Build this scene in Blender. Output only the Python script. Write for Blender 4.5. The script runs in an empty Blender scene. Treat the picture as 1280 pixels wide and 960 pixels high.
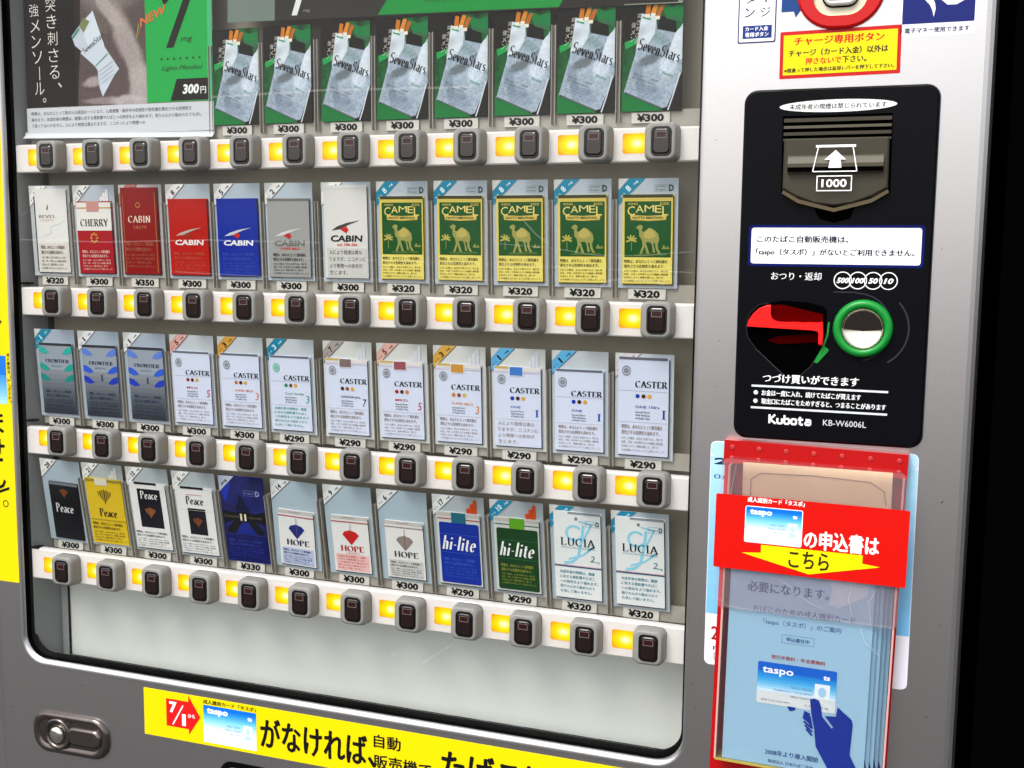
import bpy, math, random
from mathutils import Vector, Matrix
from mathutils.geometry import tessellate_polygon

random.seed(4)
SC = bpy.context.scene
COL = SC.collection

# ------------------------------------------------------------------ camera
cam_d = bpy.data.cameras.new('camera')
cam = bpy.data.objects.new('camera', cam_d)
COL.objects.link(cam)
CR = ((0.94070677, 0.33904845, 0.01081301), (0.04950324, -0.10567486, -0.99316779), (-0.33558934, 0.93481494, -0.11619305))
CP = (0.87216, -0.97591, 0.05299)
m = Matrix(((CR[0][0], -CR[1][0], -CR[2][0]), (CR[0][1], -CR[1][1], -CR[2][1]), (CR[0][2], -CR[1][2], -CR[2][2]))).to_4x4()
m.translation = Vector(CP)
cam.matrix_world = m
cam_d.sensor_width = 36.0
cam_d.lens = 1397.86 / 1280 * 36
cam_d.clip_start = 0.02
cam_d.clip_end = 500
SC.camera = cam

# ------------------------------------------------------------------ sky and sun
W = bpy.data.worlds.new('World'); SC.world = W; W.use_nodes = True
nt = W.node_tree; nt.nodes.clear()
sky = nt.nodes.new('ShaderNodeTexSky'); sky.sky_type = 'NISHITA'; sky.sun_disc = False
SUN_EL, SUN_AZ = math.radians(52), math.radians(200)     # azimuth clockwise from +Y: the sun stands in front of the machine
sky.sun_elevation = SUN_EL; sky.sun_rotation = SUN_AZ
sky.dust_density = 4.0; sky.air_density = 1.2; sky.ozone_density = 1.0
hs = nt.nodes.new('ShaderNodeHueSaturation'); hs.inputs['Saturation'].default_value = 0.22
bg = nt.nodes.new('ShaderNodeBackground'); bg.inputs['Strength'].default_value = 0.15
wo = nt.nodes.new('ShaderNodeOutputWorld')
nt.links.new(sky.outputs[0], hs.inputs['Color']); nt.links.new(hs.outputs[0], bg.inputs['Color']); nt.links.new(bg.outputs[0], wo.inputs[0])
sl = bpy.data.lights.new('sun', 'SUN'); sl.energy = 1.1; sl.angle = math.radians(25); sl.color = (1.0, 0.97, 0.93)
so = bpy.data.objects.new('sun', sl); COL.objects.link(so)
sd = Vector((math.sin(SUN_AZ) * math.cos(SUN_EL), math.cos(SUN_AZ) * math.cos(SUN_EL), math.sin(SUN_EL)))
so.rotation_euler = sd.to_track_quat('Z', 'Y').to_euler(); so.location = (0, -3, 4)
SC.view_settings.view_transform = 'Standard'
SC.view_settings.look = 'None'
SC.view_settings.gamma = 1.0
SC.view_settings.exposure = 0.80
SC.cycles.max_bounces = 8
SC.cycles.transparent_max_bounces = 16

# ------------------------------------------------------------------ materials
def lin(c):
    if isinstance(c, str):
        c = [int(c[i:i + 2], 16) / 255 for i in (0, 2, 4)]
    return tuple(((v / 12.92) if v <= 0.04045 else ((v + 0.055) / 1.055) ** 2.4) for v in c) + (1.0,)

MC = {}
def mat(name, color, rough=0.45, metal=0.0, spec=0.5, emit=0.0, bump=0.0, bscale=400.0, var=0.0, vscale=8.0, coat=0.0, sub=0.0):
    if name in MC: return MC[name]
    m = bpy.data.materials.new(name); m.use_nodes = True
    n = m.node_tree.nodes; l = m.node_tree.links; b = n['Principled BSDF']
    col = lin(color)
    b.inputs['Base Color'].default_value = col
    b.inputs['Roughness'].default_value = rough
    b.inputs['Metallic'].default_value = metal
    b.inputs['Specular IOR Level'].default_value = spec
    b.inputs['Coat Weight'].default_value = coat
    if sub:
        b.inputs['Subsurface Weight'].default_value = sub
        b.inputs['Subsurface Scale'].default_value = 0.004
    if emit:
        b.inputs['Emission Color'].default_value = col; b.inputs['Emission Strength'].default_value = emit
    if bump or var:
        tc = n.new('ShaderNodeTexCoord')
    if bump:
        nz = n.new('ShaderNodeTexNoise'); nz.inputs['Scale'].default_value = bscale; nz.inputs['Detail'].default_value = 3
        bp = n.new('ShaderNodeBump'); bp.inputs['Strength'].default_value = bump; bp.inputs['Distance'].default_value = 0.001
        l.new(tc.outputs['Object'], nz.inputs['Vector']); l.new(nz.outputs['Fac'], bp.inputs['Height']); l.new(bp.outputs['Normal'], b.inputs['Normal'])
    if var:
        n2 = n.new('ShaderNodeTexNoise'); n2.inputs['Scale'].default_value = vscale; n2.inputs['Detail'].default_value = 6; n2.inputs['Roughness'].default_value = 0.65
        mr = n.new('ShaderNodeMapRange'); mr.inputs['From Min'].default_value = 0.3; mr.inputs['From Max'].default_value = 0.7
        mr.inputs['To Min'].default_value = 1 - var; mr.inputs['To Max'].default_value = 1 + var * 0.4
        mx = n.new('ShaderNodeMix'); mx.data_type = 'RGBA'; mx.blend_type = 'MULTIPLY'; mx.inputs[0].default_value = 1.0
        mx.inputs[6].default_value = col
        l.new(tc.outputs['Object'], n2.inputs['Vector']); l.new(n2.outputs['Fac'], mr.inputs[0]); l.new(mr.outputs[0], mx.inputs[7]); l.new(mx.outputs[2], b.inputs['Base Color'])
    MC[name] = m
    return m

def ink(c):                                    # printed colour on card
    return mat('print_' + c, c, rough=0.45, spec=0.04)
def vinyl(c):
    return mat('vinyl_' + c, c, rough=0.38, spec=0.2)

def softprint(name, base, blobs, grain=0.12, gs=300, rough=.42):
    """a printed photograph: soft-edged patches of colour; blobs = (cx, cz, rx, rz, turn in degrees, colour, strength) in mm"""
    if name in MC: return MC[name]
    m = bpy.data.materials.new(name); m.use_nodes = True
    n = m.node_tree.nodes; l = m.node_tree.links; b = n['Principled BSDF']
    b.inputs['Roughness'].default_value = rough; b.inputs['Specular IOR Level'].default_value = .05
    tc = n.new('ShaderNodeTexCoord')
    nz = n.new('ShaderNodeTexNoise'); nz.inputs['Scale'].default_value = 60; nz.inputs['Detail'].default_value = 4; l.new(tc.outputs['Object'], nz.inputs['Vector'])
    wv = n.new('ShaderNodeVectorMath'); wv.operation = 'MULTIPLY_ADD'; wv.inputs[1].default_value = (.006, 0, .006); l.new(nz.outputs['Color'], wv.inputs[0]); l.new(tc.outputs['Object'], wv.inputs[2])
    rgb = n.new('ShaderNodeRGB'); rgb.outputs[0].default_value = lin(base); prev = rgb.outputs[0]
    for cx, cz, rx, rz, rot, c, st in blobs:
        mp = n.new('ShaderNodeMapping'); mp.vector_type = 'TEXTURE'
        mp.inputs['Location'].default_value = (cx * .001 + .003, 0, cz * .001 + .003); mp.inputs['Rotation'].default_value = (0, math.radians(-rot), 0); mp.inputs['Scale'].default_value = (rx * .001, 1e3, rz * .001)
        ln = n.new('ShaderNodeVectorMath'); ln.operation = 'LENGTH'; mr = n.new('ShaderNodeMapRange'); mr.interpolation_type = 'SMOOTHSTEP'
        mr.inputs['From Min'].default_value = 1.25; mr.inputs['From Max'].default_value = .6; mr.inputs['To Max'].default_value = st
        mx = n.new('ShaderNodeMix'); mx.data_type = 'RGBA'; mx.inputs[7].default_value = lin(c)
        l.new(wv.outputs[0], mp.inputs[0]); l.new(mp.outputs[0], ln.inputs[0]); l.new(ln.outputs['Value'], mr.inputs[0]); l.new(mr.outputs[0], mx.inputs[0]); l.new(prev, mx.inputs[6]); prev = mx.outputs[2]
    g = n.new('ShaderNodeTexNoise'); g.inputs['Scale'].default_value = gs; g.inputs['Detail'].default_value = 3; l.new(tc.outputs['Object'], g.inputs['Vector'])
    mr = n.new('ShaderNodeMapRange'); mr.inputs['From Min'].default_value = .3; mr.inputs['From Max'].default_value = .7; mr.inputs['To Min'].default_value = 1 - grain; mr.inputs['To Max'].default_value = 1 + grain; l.new(g.outputs['Fac'], mr.inputs[0])
    mx = n.new('ShaderNodeMix'); mx.data_type = 'RGBA'; mx.blend_type = 'MULTIPLY'; mx.inputs[0].default_value = 1; l.new(prev, mx.inputs[6]); l.new(mr.outputs[0], mx.inputs[7]); l.new(mx.outputs[2], b.inputs['Base Color'])
    MC[name] = m
    return m

def clear(name, tint=(1, 1, 1), haze=0.0, hazecol=(0.8, 0.8, 0.8), ior=1.5, rough=0.02, boost=1.0, patchy=0.0):
    if name in MC: return MC[name]
    m = bpy.data.materials.new(name); m.use_nodes = True
    n = m.node_tree.nodes; l = m.node_tree.links; n.clear()
    o = n.new('ShaderNodeOutputMaterial'); t = n.new('ShaderNodeBsdfTransparent'); g = n.new('ShaderNodeBsdfGlossy'); d = n.new('ShaderNodeBsdfDiffuse')
    t.inputs[0].default_value = (*tint, 1); g.inputs['Roughness'].default_value = rough; d.inputs[0].default_value = (*hazecol, 1)
    f = n.new('ShaderNodeFresnel'); f.inputs[0].default_value = ior
    mm = n.new('ShaderNodeMath'); mm.operation = 'MULTIPLY'; mm.inputs[1].default_value = boost; mm.use_clamp = True
    m1 = n.new('ShaderNodeMixShader'); m2 = n.new('ShaderNodeMixShader')
    m1.inputs[0].default_value = haze
    if haze and patchy:
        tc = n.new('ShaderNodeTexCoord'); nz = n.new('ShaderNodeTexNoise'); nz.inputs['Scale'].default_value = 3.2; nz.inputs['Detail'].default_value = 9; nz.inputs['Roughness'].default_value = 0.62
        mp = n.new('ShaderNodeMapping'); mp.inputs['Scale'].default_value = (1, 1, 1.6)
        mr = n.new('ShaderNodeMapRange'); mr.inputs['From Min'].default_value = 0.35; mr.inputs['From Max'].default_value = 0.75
        mr.inputs['To Min'].default_value = haze * 0.1; mr.inputs['To Max'].default_value = haze * (1 + patchy)
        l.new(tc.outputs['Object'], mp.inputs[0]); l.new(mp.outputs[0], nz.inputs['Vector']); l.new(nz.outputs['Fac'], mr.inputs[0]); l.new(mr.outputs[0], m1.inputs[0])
    l.new(t.outputs[0], m1.inputs[1]); l.new(d.outputs[0], m1.inputs[2])
    l.new(f.outputs[0], mm.inputs[0]); l.new(mm.outputs[0], m2.inputs[0])
    l.new(m1.outputs[0], m2.inputs[1]); l.new(g.outputs[0], m2.inputs[2]); l.new(m2.outputs[0], o.inputs[0])
    MC[name] = m
    return m

def lamp_mat():
    m = bpy.data.materials.new('amber_lamp'); m.use_nodes = True
    n = m.node_tree.nodes; l = m.node_tree.links; n.clear()
    o = n.new('ShaderNodeOutputMaterial'); e = n.new('ShaderNodeEmission')
    tc = n.new('ShaderNodeTexCoord'); mp = n.new('ShaderNodeMapping'); mp.vector_type = 'POINT'
    mp.inputs['Location'].default_value = (0.0, 0, 0); mp.inputs['Scale'].default_value = (1 / 0.0175, 0.0, 1 / 0.0128)
    ln = n.new('ShaderNodeVectorMath'); ln.operation = 'LENGTH'
    cr = n.new('ShaderNodeValToRGB'); cr.color_ramp.elements[0].position = 0.0; cr.color_ramp.elements[0].color = (1, 1, 0.8, 1)
    cr.color_ramp.elements[1].position = 1.0; cr.color_ramp.elements[1].color = (1.0, 0.25, 0.02, 1)
    for p, c in ((0.16, (1, 0.93, 0.36, 1)), (0.36, (1, 0.78, 0.0, 1)), (0.62, (1, 0.62, 0.0, 1)), (0.86, (1, 0.36, 0.0, 1))):
        k = cr.color_ramp.elements.new(p); k.color = c
    e.inputs[1].default_value = 0.72
    l.new(tc.outputs['Object'], mp.inputs[0]); l.new(mp.outputs[0], ln.inputs[0]); l.new(ln.outputs['Value'], cr.inputs[0]); l.new(cr.outputs[0], e.inputs[0]); l.new(e.outputs[0], o.inputs[0])
    return m

SILVER = mat('silver_paint', (0.80, 0.79, 0.795), rough=0.30, metal=1.0, spec=0.5, bump=0.12, bscale=1100, var=0.10, vscale=900)
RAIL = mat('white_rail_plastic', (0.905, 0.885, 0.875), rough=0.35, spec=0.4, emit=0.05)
HOUSE = mat('grey_button_plastic', (0.52, 0.515, 0.50), rough=0.42, spec=0.4, var=0.1, vscale=60)
LENS = mat('smoked_lens', (0.10, 0.05, 0.045), rough=0.12, spec=0.6)
BLACKR = mat('black_rubber', (0.02, 0.02, 0.02), rough=0.7, spec=0.04)
BACKG = mat('grey_display_panel', (0.58, 0.55, 0.485), rough=0.5, spec=0.3, var=0.16, vscale=9)
LOWER = mat('pale_lower_panel', (0.83, 0.84, 0.825), rough=0.5, spec=0.3, var=0.05, vscale=7)
SIDEW = mat('grey_side_wall', (0.56, 0.57, 0.57), rough=0.5, spec=0.3, var=0.1, vscale=9)
CLIP = mat('grey_clear_plastic', (0.66, 0.64, 0.60), rough=0.25, spec=0.5, var=0.15, vscale=30)
PANEL = mat('black_panel_plastic', (0.028, 0.03, 0.05), rough=0.34, spec=0.08, bump=0.03, bscale=600)
BLACK = mat('matt_black', (0.012, 0.012, 0.012), rough=0.9, spec=0.0)
SMOKE = mat('smoked_brown_plastic', (0.24, 0.225, 0.185), rough=0.35, spec=0.2)
SMOKE2 = mat('smoked_brown_bar', (0.33, 0.31, 0.26), rough=0.45, spec=0.25)
GREEN = mat('green_plastic', (0.04, 0.52, 0.18), rough=0.32, spec=0.4)
REDP = mat('red_lever_plastic', (0.90, 0.03, 0.02), rough=0.35, spec=0.4)
CHROME = mat('polished_steel', (0.93, 0.91, 0.86), rough=0.12, metal=1.0)
DSTEEL = mat('dark_steel', (0.42, 0.39, 0.38), rough=0.2, metal=0.9, var=0.2, vscale=40)
GLASS = clear('window_glass', tint=(.945, .95, .94), haze=0.004, hazecol=(0.62, 0.62, 0.60), boost=0.42, patchy=5.0)  # uneven haze: faint dirt, also painted in for the reflected street
LAMP = lamp_mat()

# ------------------------------------------------------------------ mesh helpers, in millimetres
class MB:
    def __init__(s): s.v = []; s.f = []; s.mi = []; s.ms = []; s.sm = []
    def idx(s, m):
        if m not in s.ms: s.ms.append(m)
        return s.ms.index(m)
    def add(s, vs, fs, m, smooth=False):
        o = len(s.v); s.v += [tuple(p) for p in vs]; i = s.idx(m)
        for f in fs: s.f.append(tuple(o + k for k in f)); s.mi.append(i); s.sm.append(smooth)
    def box(s, x0, x1, y0, y1, z0, z1, m):
        vs = [(x, y, z) for x in (x0, x1) for y in (y0, y1) for z in (z0, z1)]
        s.add(vs, [(0, 1, 3, 2), (4, 6, 7, 5), (0, 4, 5, 1), (2, 3, 7, 6), (0, 2, 6, 4), (1, 5, 7, 3)], m)
    def loft(s, loops, m, cap0=True, cap1=True, smooth=False, closed=True):
        n = len(loops[0]); vs = [p for l in loops for p in l]; fs = []
        for a in range(len(loops) - 1):
            for i in range(n if closed else n - 1):
                j = (i + 1) % n
                fs.append((a * n + i, a * n + j, (a + 1) * n + j, (a + 1) * n + i))
        s.add(vs, fs, m, smooth)
        for on, l in ((cap0, loops[0]), (cap1, loops[-1])):
            if on: s.poly3(l, m)
    def poly3(s, pts, m):
        t = tessellate_polygon([[Vector(p) for p in pts]])
        s.add(pts, [tuple(k) for k in t], m)
    def prism(s, pts, y0, y1, m):                 # pts (x, z)
        a = [(x, y0, z) for x, z in pts]; b = [(x, y1, z) for x, z in pts]
        s.loft([a, b], m)
    def tube(s, pts, r, m, n=6):
        loops = []
        for i, p in enumerate(pts):
            a = Vector(pts[max(i - 1, 0)]); b = Vector(pts[min(i + 1, len(pts) - 1)])
            d = (b - a).normalized(); u = d.cross(Vector((0, 1, 0.01))).normalized(); w = d.cross(u)
            loops.append([tuple(Vector(p) + r * (u * math.cos(t * 6.2832 / n) + w * math.sin(t * 6.2832 / n))) for t in range(n)])
        s.loft(loops, m, smooth=True)
    def mesh(s, name, recalc=True):
        me = bpy.data.meshes.new(name)
        me.from_pydata([(x * .001, y * .001, z * .001) for x, y, z in s.v], [], s.f)
        for mt in s.ms: me.materials.append(mt)
        me.polygons.foreach_set('material_index', s.mi); me.polygons.foreach_set('use_smooth', s.sm)
        me.update()
        if recalc:
            import bmesh
            b = bmesh.new(); b.from_mesh(me); bmesh.ops.recalc_face_normals(b, faces=b.faces); b.to_mesh(me); b.free()
        return me

def rr(cx, cz, w, h, r, y, n=6):
    out = []; r = min(r, w / 2 - .01, h / 2 - .01)
    for k, (sx, sz) in enumerate(((1, 1), (-1, 1), (-1, -1), (1, -1))):
        for i in range(n + 1):
            a = (k + i / n) * math.pi / 2
            out.append((cx + sx * (w / 2 - r) + r * math.cos(a), y, cz + sz * (h / 2 - r) + r * math.sin(a)))
    return out
def circ(cx, cz, r, y, n=32, rz=None):
    return [(cx + r * math.cos(i * 2 * math.pi / n), y, cz + (rz or r) * math.sin(i * 2 * math.pi / n)) for i in range(n)]

def link(name, me, parent=None, loc=(0, 0, 0), rot=(0, 0, 0), label=None, cat=None, group=None, kind=None):
    o = bpy.data.objects.new(name, me); COL.objects.link(o)
    o.location = [c * .001 for c in loc]; o.rotation_euler = rot
    if parent is not None: o.parent = parent
    for k, v in (('label', label), ('category', cat), ('group', group), ('kind', kind)):
        if v: o[k] = v
    return o

# lettering: glyph outlines of the built-in font, fitted into boxes
TC = {}
def glyphs(s, bold, shear):
    k = (s, bold, shear)
    if k in TC: return TC[k]
    c = bpy.data.curves.new('t', 'FONT'); c.body = s; c.resolution_u = 2; c.offset = bold; c.shear = shear
    o = bpy.data.objects.new('t', c); COL.objects.link(o)
    dg = bpy.context.evaluated_depsgraph_get(); me = bpy.data.meshes.new_from_object(o.evaluated_get(dg))
    vs = [(v.co.x, v.co.y) for v in me.vertices]; fs = [tuple(p.vertices) for p in me.polygons]
    bpy.data.objects.remove(o); bpy.data.curves.remove(c); bpy.data.meshes.remove(me)
    TC[k] = (vs, fs); return TC[k]

def arc(cx, cz, rx, rz, a0, a1, n=8):
    return [(cx + rx * math.cos(math.radians(a0 + (a1 - a0) * i / n)), cz + rz * math.sin(math.radians(a0 + (a1 - a0) * i / n))) for i in range(n + 1)]
# roman capitals drawn with a broad pen: (width, strokes, serif places)
SERIF = {
 'A': (.8, [[(.06, 0), (.4, 1)], [(.38, 1), (.74, 0)], [(.18, .34), (.6, .34)]], [(.06, 0), (.74, 0)]),
 'B': (.7, [[(.15, 0), (.15, 1)], [(.15, 1), *arc(.33, .76, .22, .24, 90, -90), (.15, .52)], [(.15, .52), *arc(.36, .26, .25, .26, 90, -90), (.15, 0)]], []),
 'C': (.78, [arc(.42, .5, .36, .5, 42, 318, 14)], []),
 'D': (.8, [[(.15, 0), (.15, 1)], [(.15, 1), *arc(.34, .5, .36, .5, 90, -90, 10), (.15, 0)]], []),
 'E': (.66, [[(.15, 0), (.15, 1)], [(.05, 1), (.58, 1), (.58, .84)], [(.15, .52), (.45, .52)], [(.05, 0), (.6, 0), (.6, .18)]], []),
 'F': (.62, [[(.15, 0), (.15, 1)], [(.05, 1), (.58, 1), (.58, .84)], [(.15, .52), (.45, .52)]], [(.15, 0)]),
 'H': (.86, [[(.15, 0), (.15, 1)], [(.7, 0), (.7, 1)], [(.15, .52), (.7, .52)]], [(.15, 0), (.15, 1), (.7, 0), (.7, 1)]),
 'I': (.36, [[(.18, 0), (.18, 1)]], [(.18, 0), (.18, 1)]),
 'L': (.66, [[(.15, 0), (.15, 1)], [(.05, 0), (.6, 0), (.6, .2)]], [(.15, 1)]),
 'N': (.86, [[(.14, 0), (.14, 1)], [(.14, 1), (.7, 0)], [(.7, 0), (.7, 1)]], [(.14, 0), (.7, 1)]),
 'O': (.84, [arc(.42, .5, .35, .5, 0, 360, 18)], []),
 'P': (.68, [[(.15, 0), (.15, 1)], [(.15, 1), *arc(.34, .74, .24, .26, 90, -90), (.15, .48)]], [(.15, 0)]),
 'R': (.78, [[(.15, 0), (.15, 1)], [(.15, 1), *arc(.34, .75, .24, .25, 90, -90), (.15, .5)], [(.38, .5), (.7, 0)]], [(.15, 0), (.7, 0)]),
 'S': (.62, [[*arc(.3, .75, .22, .25, 35, 250, 8), *arc(.3, .26, .24, .26, 70, -150, 8)]], []),
 'T': (.74, [[(.36, 0), (.36, 1)], [(.05, .84), (.05, 1), (.68, 1), (.68, .84)]], [(.36, 0)]),
 'U': (.84, [[(.15, 1), *arc(.42, .3, .27, .3, 180, 360, 8), (.69, 1)]], [(.15, 1), (.69, 1)]),
 'V': (.8, [[(.08, 1), (.42, 0)], [(.42, 0), (.74, 1)]], [(.08, 1), (.74, 1)]),
 'Y': (.8, [[(.08, 1), (.4, .45)], [(.4, .45), (.72, 1)], [(.4, 0), (.4, .45)]], [(.08, 1), (.72, 1), (.4, 0)]),
 'G': (.82, [arc(.42, .5, .36, .5, 42, 300, 14), [(.66, 0.05), (.66, .42)]], [(.66, .42)]),
 'a': (.5, [[(.1, .52), *arc(.25, .45, .16, .17, 120, 0, 5), (.41, 0)], arc(.24, .17, .17, .17, 60, 330, 8)], []),
 'e': (.5, [[(.1, .32), (.42, .34), *arc(.25, .3, .18, .3, 10, 320, 10)]], []),
 'c': (.46, [arc(.25, .3, .18, .3, 45, 320, 10)], []),
 'n': (.56, [[(.12, 0), (.12, .58)], [(.12, .42), *arc(.27, .42, .15, .16, 150, 0, 5), (.43, 0)]], [(.12, 0), (.43, 0)]),
 'r': (.42, [[(.12, 0), (.12, .58)], [(.12, .38), (.22, .56), (.36, .56)]], [(.12, 0)]),
 's': (.4, [[*arc(.2, .44, .13, .14, 40, 250, 5), *arc(.2, .15, .14, .15, 70, -150, 5)]], []),
 't': (.38, [[(.16, .8), (.16, .12), (.24, 0), (.34, .05)], [(.03, .58), (.32, .58)]], []),
 'v': (.52, [[(.06, .58), (.26, 0)], [(.26, 0), (.46, .58)]], [(.06, .58), (.46, .58)]),
 'h': (.56, [[(.12, 0), (.12, 1)], [(.12, .42), *arc(.27, .42, .15, .16, 150, 0, 5), (.43, 0)]], []),
 'i': (.26, [[(.12, 0), (.12, .58)], [(.12, .76), (.12, .88)]], []),
 'l': (.26, [[(.12, 0), (.12, 1)]], []),
 '-': (.3, [[(.04, .36), (.24, .36)]], []),
}
def serif_glyphs(s, heavy=.17, shear=0.0, gap=.1):
    k = ('serif', s, heavy, shear, gap)
    if k in TC: return TC[k]
    vs, fs = [], []; x0 = 0
    def ribbon(pts, fixed=None):
        o = len(vs)
        for i, p in enumerate(pts):
            a = pts[max(i - 1, 0)]; b = pts[min(i + 1, len(pts) - 1)]
            dx, dz = b[0] - a[0], b[1] - a[1]; L = math.hypot(dx, dz) or 1; dx /= L; dz /= L
            wd = fixed or (.045 + heavy * abs(dx * .3 - dz * .95) ** 2.2)
            vs.append((x0 + p[0] - dz * wd / 2, p[1] + dx * wd / 2)); vs.append((x0 + p[0] + dz * wd / 2, p[1] - dx * wd / 2))
            if i: fs.append((o + 2 * i - 2, o + 2 * i - 1, o + 2 * i + 1, o + 2 * i))
    for ch in s:
        if ch == ' ': x0 += .4; continue
        w, st, sf = SERIF[ch]
        for q in st: ribbon(q)
        for sx, sz in sf: ribbon([(sx - .14, sz), (sx + .14, sz)], .06)
        x0 += w + gap
    vs2 = [(x + z * shear, z) for x, z in vs]
    TC[k] = (vs2, fs); return TC[k]

class Print:
    """flat print: pieces in thin layers over a surface facing -Y"""
    def __init__(s, base=0.0): s.b = MB(); s.base = base; s.A = (1, 0, 0, 1, 0, 0); s.clipbox = None; s.k = 0; s.mk = ink
    def tf(s, x, z):
        a = s.A; return (a[0] * x + a[1] * z + a[4], a[2] * x + a[3] * z + a[5])
    def _y(s, layer): s.k += 1; return s.base - .06 - layer * .12 - (s.k % 50) * .0008
    def _emit(s, tris, y, c):
        m = s.mk(c) if isinstance(c, str) else c
        if s.clipbox:
            X0, Z0, X1, Z1 = s.clipbox; out = []
            for t in tris:
                for ax, val, sg in ((0, X0, 1), (0, X1, -1), (1, Z0, 1), (1, Z1, -1)):
                    q = []
                    for i in range(len(t)):
                        a, b = t[i], t[(i + 1) % len(t)]
                        da, db = sg * (a[ax] - val), sg * (b[ax] - val)
                        if da >= 0: q.append(a)
                        if (da >= 0) != (db >= 0):
                            u = da / (da - db); q.append((a[0] + (b[0] - a[0]) * u, a[1] + (b[1] - a[1]) * u))
                    t = q
                    if len(t) < 3: break
                if len(t) >= 3: out.append(t)
            tris = out
        for t in tris:
            ar = sum(t[i][0] * t[(i + 1) % len(t)][1] - t[(i + 1) % len(t)][0] * t[i][1] for i in range(len(t)))
            if ar < 0: t = t[::-1]
            s.b.add([(x, y, z) for x, z in t], [tuple(range(len(t)))], m)
    def poly(s, pts, c, layer=1):
        p = [s.tf(*q) for q in pts]
        t = tessellate_polygon([[Vector((x, z, 0)) for x, z in p]])
        s._emit([[p[i] for i in k] for k in t], s._y(layer), c)
    def rect(s, x0, z0, x1, z1, c, layer=1): s.poly([(x0, z0), (x1, z0), (x1, z1), (x0, z1)], c, layer)
    def rrect(s, x0, z0, x1, z1, r, c, layer=1):
        s.poly([(p[0], p[2]) for p in rr((x0 + x1) / 2, (z0 + z1) / 2, x1 - x0, z1 - z0, r, 0, 4)], c, layer)
    def frame(s, x0, z0, x1, z1, t, c, layer=1):
        s.rect(x0, z0, x1, z0 + t, c, layer); s.rect(x0, z1 - t, x1, z1, c, layer); s.rect(x0, z0 + t, x0 + t, z1 - t, c, layer); s.rect(x1 - t, z0 + t, x1, z1 - t, c, layer)
    def ell(s, cx, cz, rx, rz, c, layer=1, n=18): s.poly(arc(cx, cz, rx, rz, 0, 360 - 360 / n, n - 1), c, layer)
    def ring(s, cx, cz, r, t, c, layer=1, n=24, a0=0, a1=360, rz=None):
        k = (rz or r) / r; y = s._y(layer)
        o = arc(cx, cz, r, r * k, a0, a1, n); i = arc(cx, cz, r - t, (r - t) * k, a0, a1, n)
        s._emit([[s.tf(*q) for q in (o[j], o[j + 1], i[j + 1], i[j])] for j in range(n)], y, c)
    def stroke(s, pts, t, c, layer=1):
        y = s._y(layer)
        for a, b in zip(pts, pts[1:]):
            d = math.hypot(b[0] - a[0], b[1] - a[1]) or 1; nx, nz = -(b[1] - a[1]) / d * t / 2, (b[0] - a[0]) / d * t / 2
            s._emit([[s.tf(*q) for q in ((a[0] + nx, a[1] + nz), (b[0] + nx, b[1] + nz), (b[0] - nx, b[1] - nz), (a[0] - nx, a[1] - nz))]], y, c)
    def _fit(s, g, x, z, w, h, c, layer, rot=0):
        vs, fs = g
        if not vs: return
        ax, bx = min(v[0] for v in vs), max(v[0] for v in vs); az, bz = min(v[1] for v in vs), max(v[1] for v in vs)
        h = h or w * (bz - az) / (bx - ax); w = w or h * (bx - ax) / max(bz - az, 1e-6)
        ca, sa = math.cos(math.radians(rot)), math.sin(math.radians(rot))
        P = []
        for u, v in vs:
            px, pz = (u - ax) / (bx - ax + 1e-9) * w, (v - az) / (bz - az + 1e-9) * h
            P.append(s.tf(x + px * ca - pz * sa, z + px * sa + pz * ca))
        s._emit([[P[i] for i in f] for f in fs], s._y(layer), c)
    def txt(s, t, x, z, w, h, c, bold=0.0, shear=0.0, layer=2, rot=0):
        if bold > 0 and any(ord(k) > 0x2fff for k in t):
            hh = h or w / max(len(t), 1); e = bold * hh * (.5 if hh > 9 else 2.0)
            n = ((-1, 0), (1, 0), (0, .8), (0, -.8)) if hh > 9 else ((-.6, -.2), (.6, .2))
            for dx, dz in n: s._fit(glyphs(t, 0.0, shear), x + e + dx * e, z + dz * e, w and w - 2 * e, h, c, layer, rot)
            return
        s._fit(glyphs(t, bold, shear), x, z, w, h, c, layer, rot)
    def ser(s, t, x, z, w, h, c, heavy=.17, shear=0.0, layer=2, rot=0, gap=.1): s._fit(serif_glyphs(t, heavy, shear, gap), x, z, w, h, c, layer, rot)
    def lines(s, L, x, ztop, w, h, gap, c, bold=.012, n=None, layer=2):
        n = n or max(len(t) for t in L)
        for i, t in enumerate(L):
            s.txt(t, x, ztop - h - i * (h + gap), w * len(t) / n, h, c, bold, 0, layer)
    def mesh(s, name): return s.b.mesh(name, recalc=False)

W1 = ['喫煙は、あなたにとって肺気腫を', '悪化させる危険性を高めます。']
W2 = ['たばこの煙は、あなたの周りの人、特に乳', '幼児、子供、お年寄りなどの健康に悪影響', 'を及ぼします。喫煙の際には、周りの', '人の迷惑にならないように注意しましょう。']
W3 = ['人により程度は異な', 'りますが、ニコチンに', 'より喫煙への依存が', '生じます。']
W4 = ['未成年者の喫煙は、健康', 'に対する悪影響やたばこ', 'への依存をより強めます。', '周りの人から勧められて', 'も決して吸いません。']
def warn(p, x0, x1, ztop, zbot, c, kind=0):
    w = x1 - x0; H = ztop - zbot
    if kind == 0:
        p.lines(W1, x0, ztop, w, H * .15, H * .06, c, .02, 16); p.lines(W2, x0, ztop - H * .45, w, H * .095, H * .05, c, .01, 20)
    elif kind == 1: p.lines(W3, x0, ztop, w, H * .17, H * .1, c, .01, 10)
    else: p.lines(W4, x0, ztop, w, H * .13, H * .07, c, .015, 12)
def blot(p, x0, x1, ztop, zbot, c, kind=0): warn(p, x0, x1, ztop, zbot, c, kind)

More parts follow.
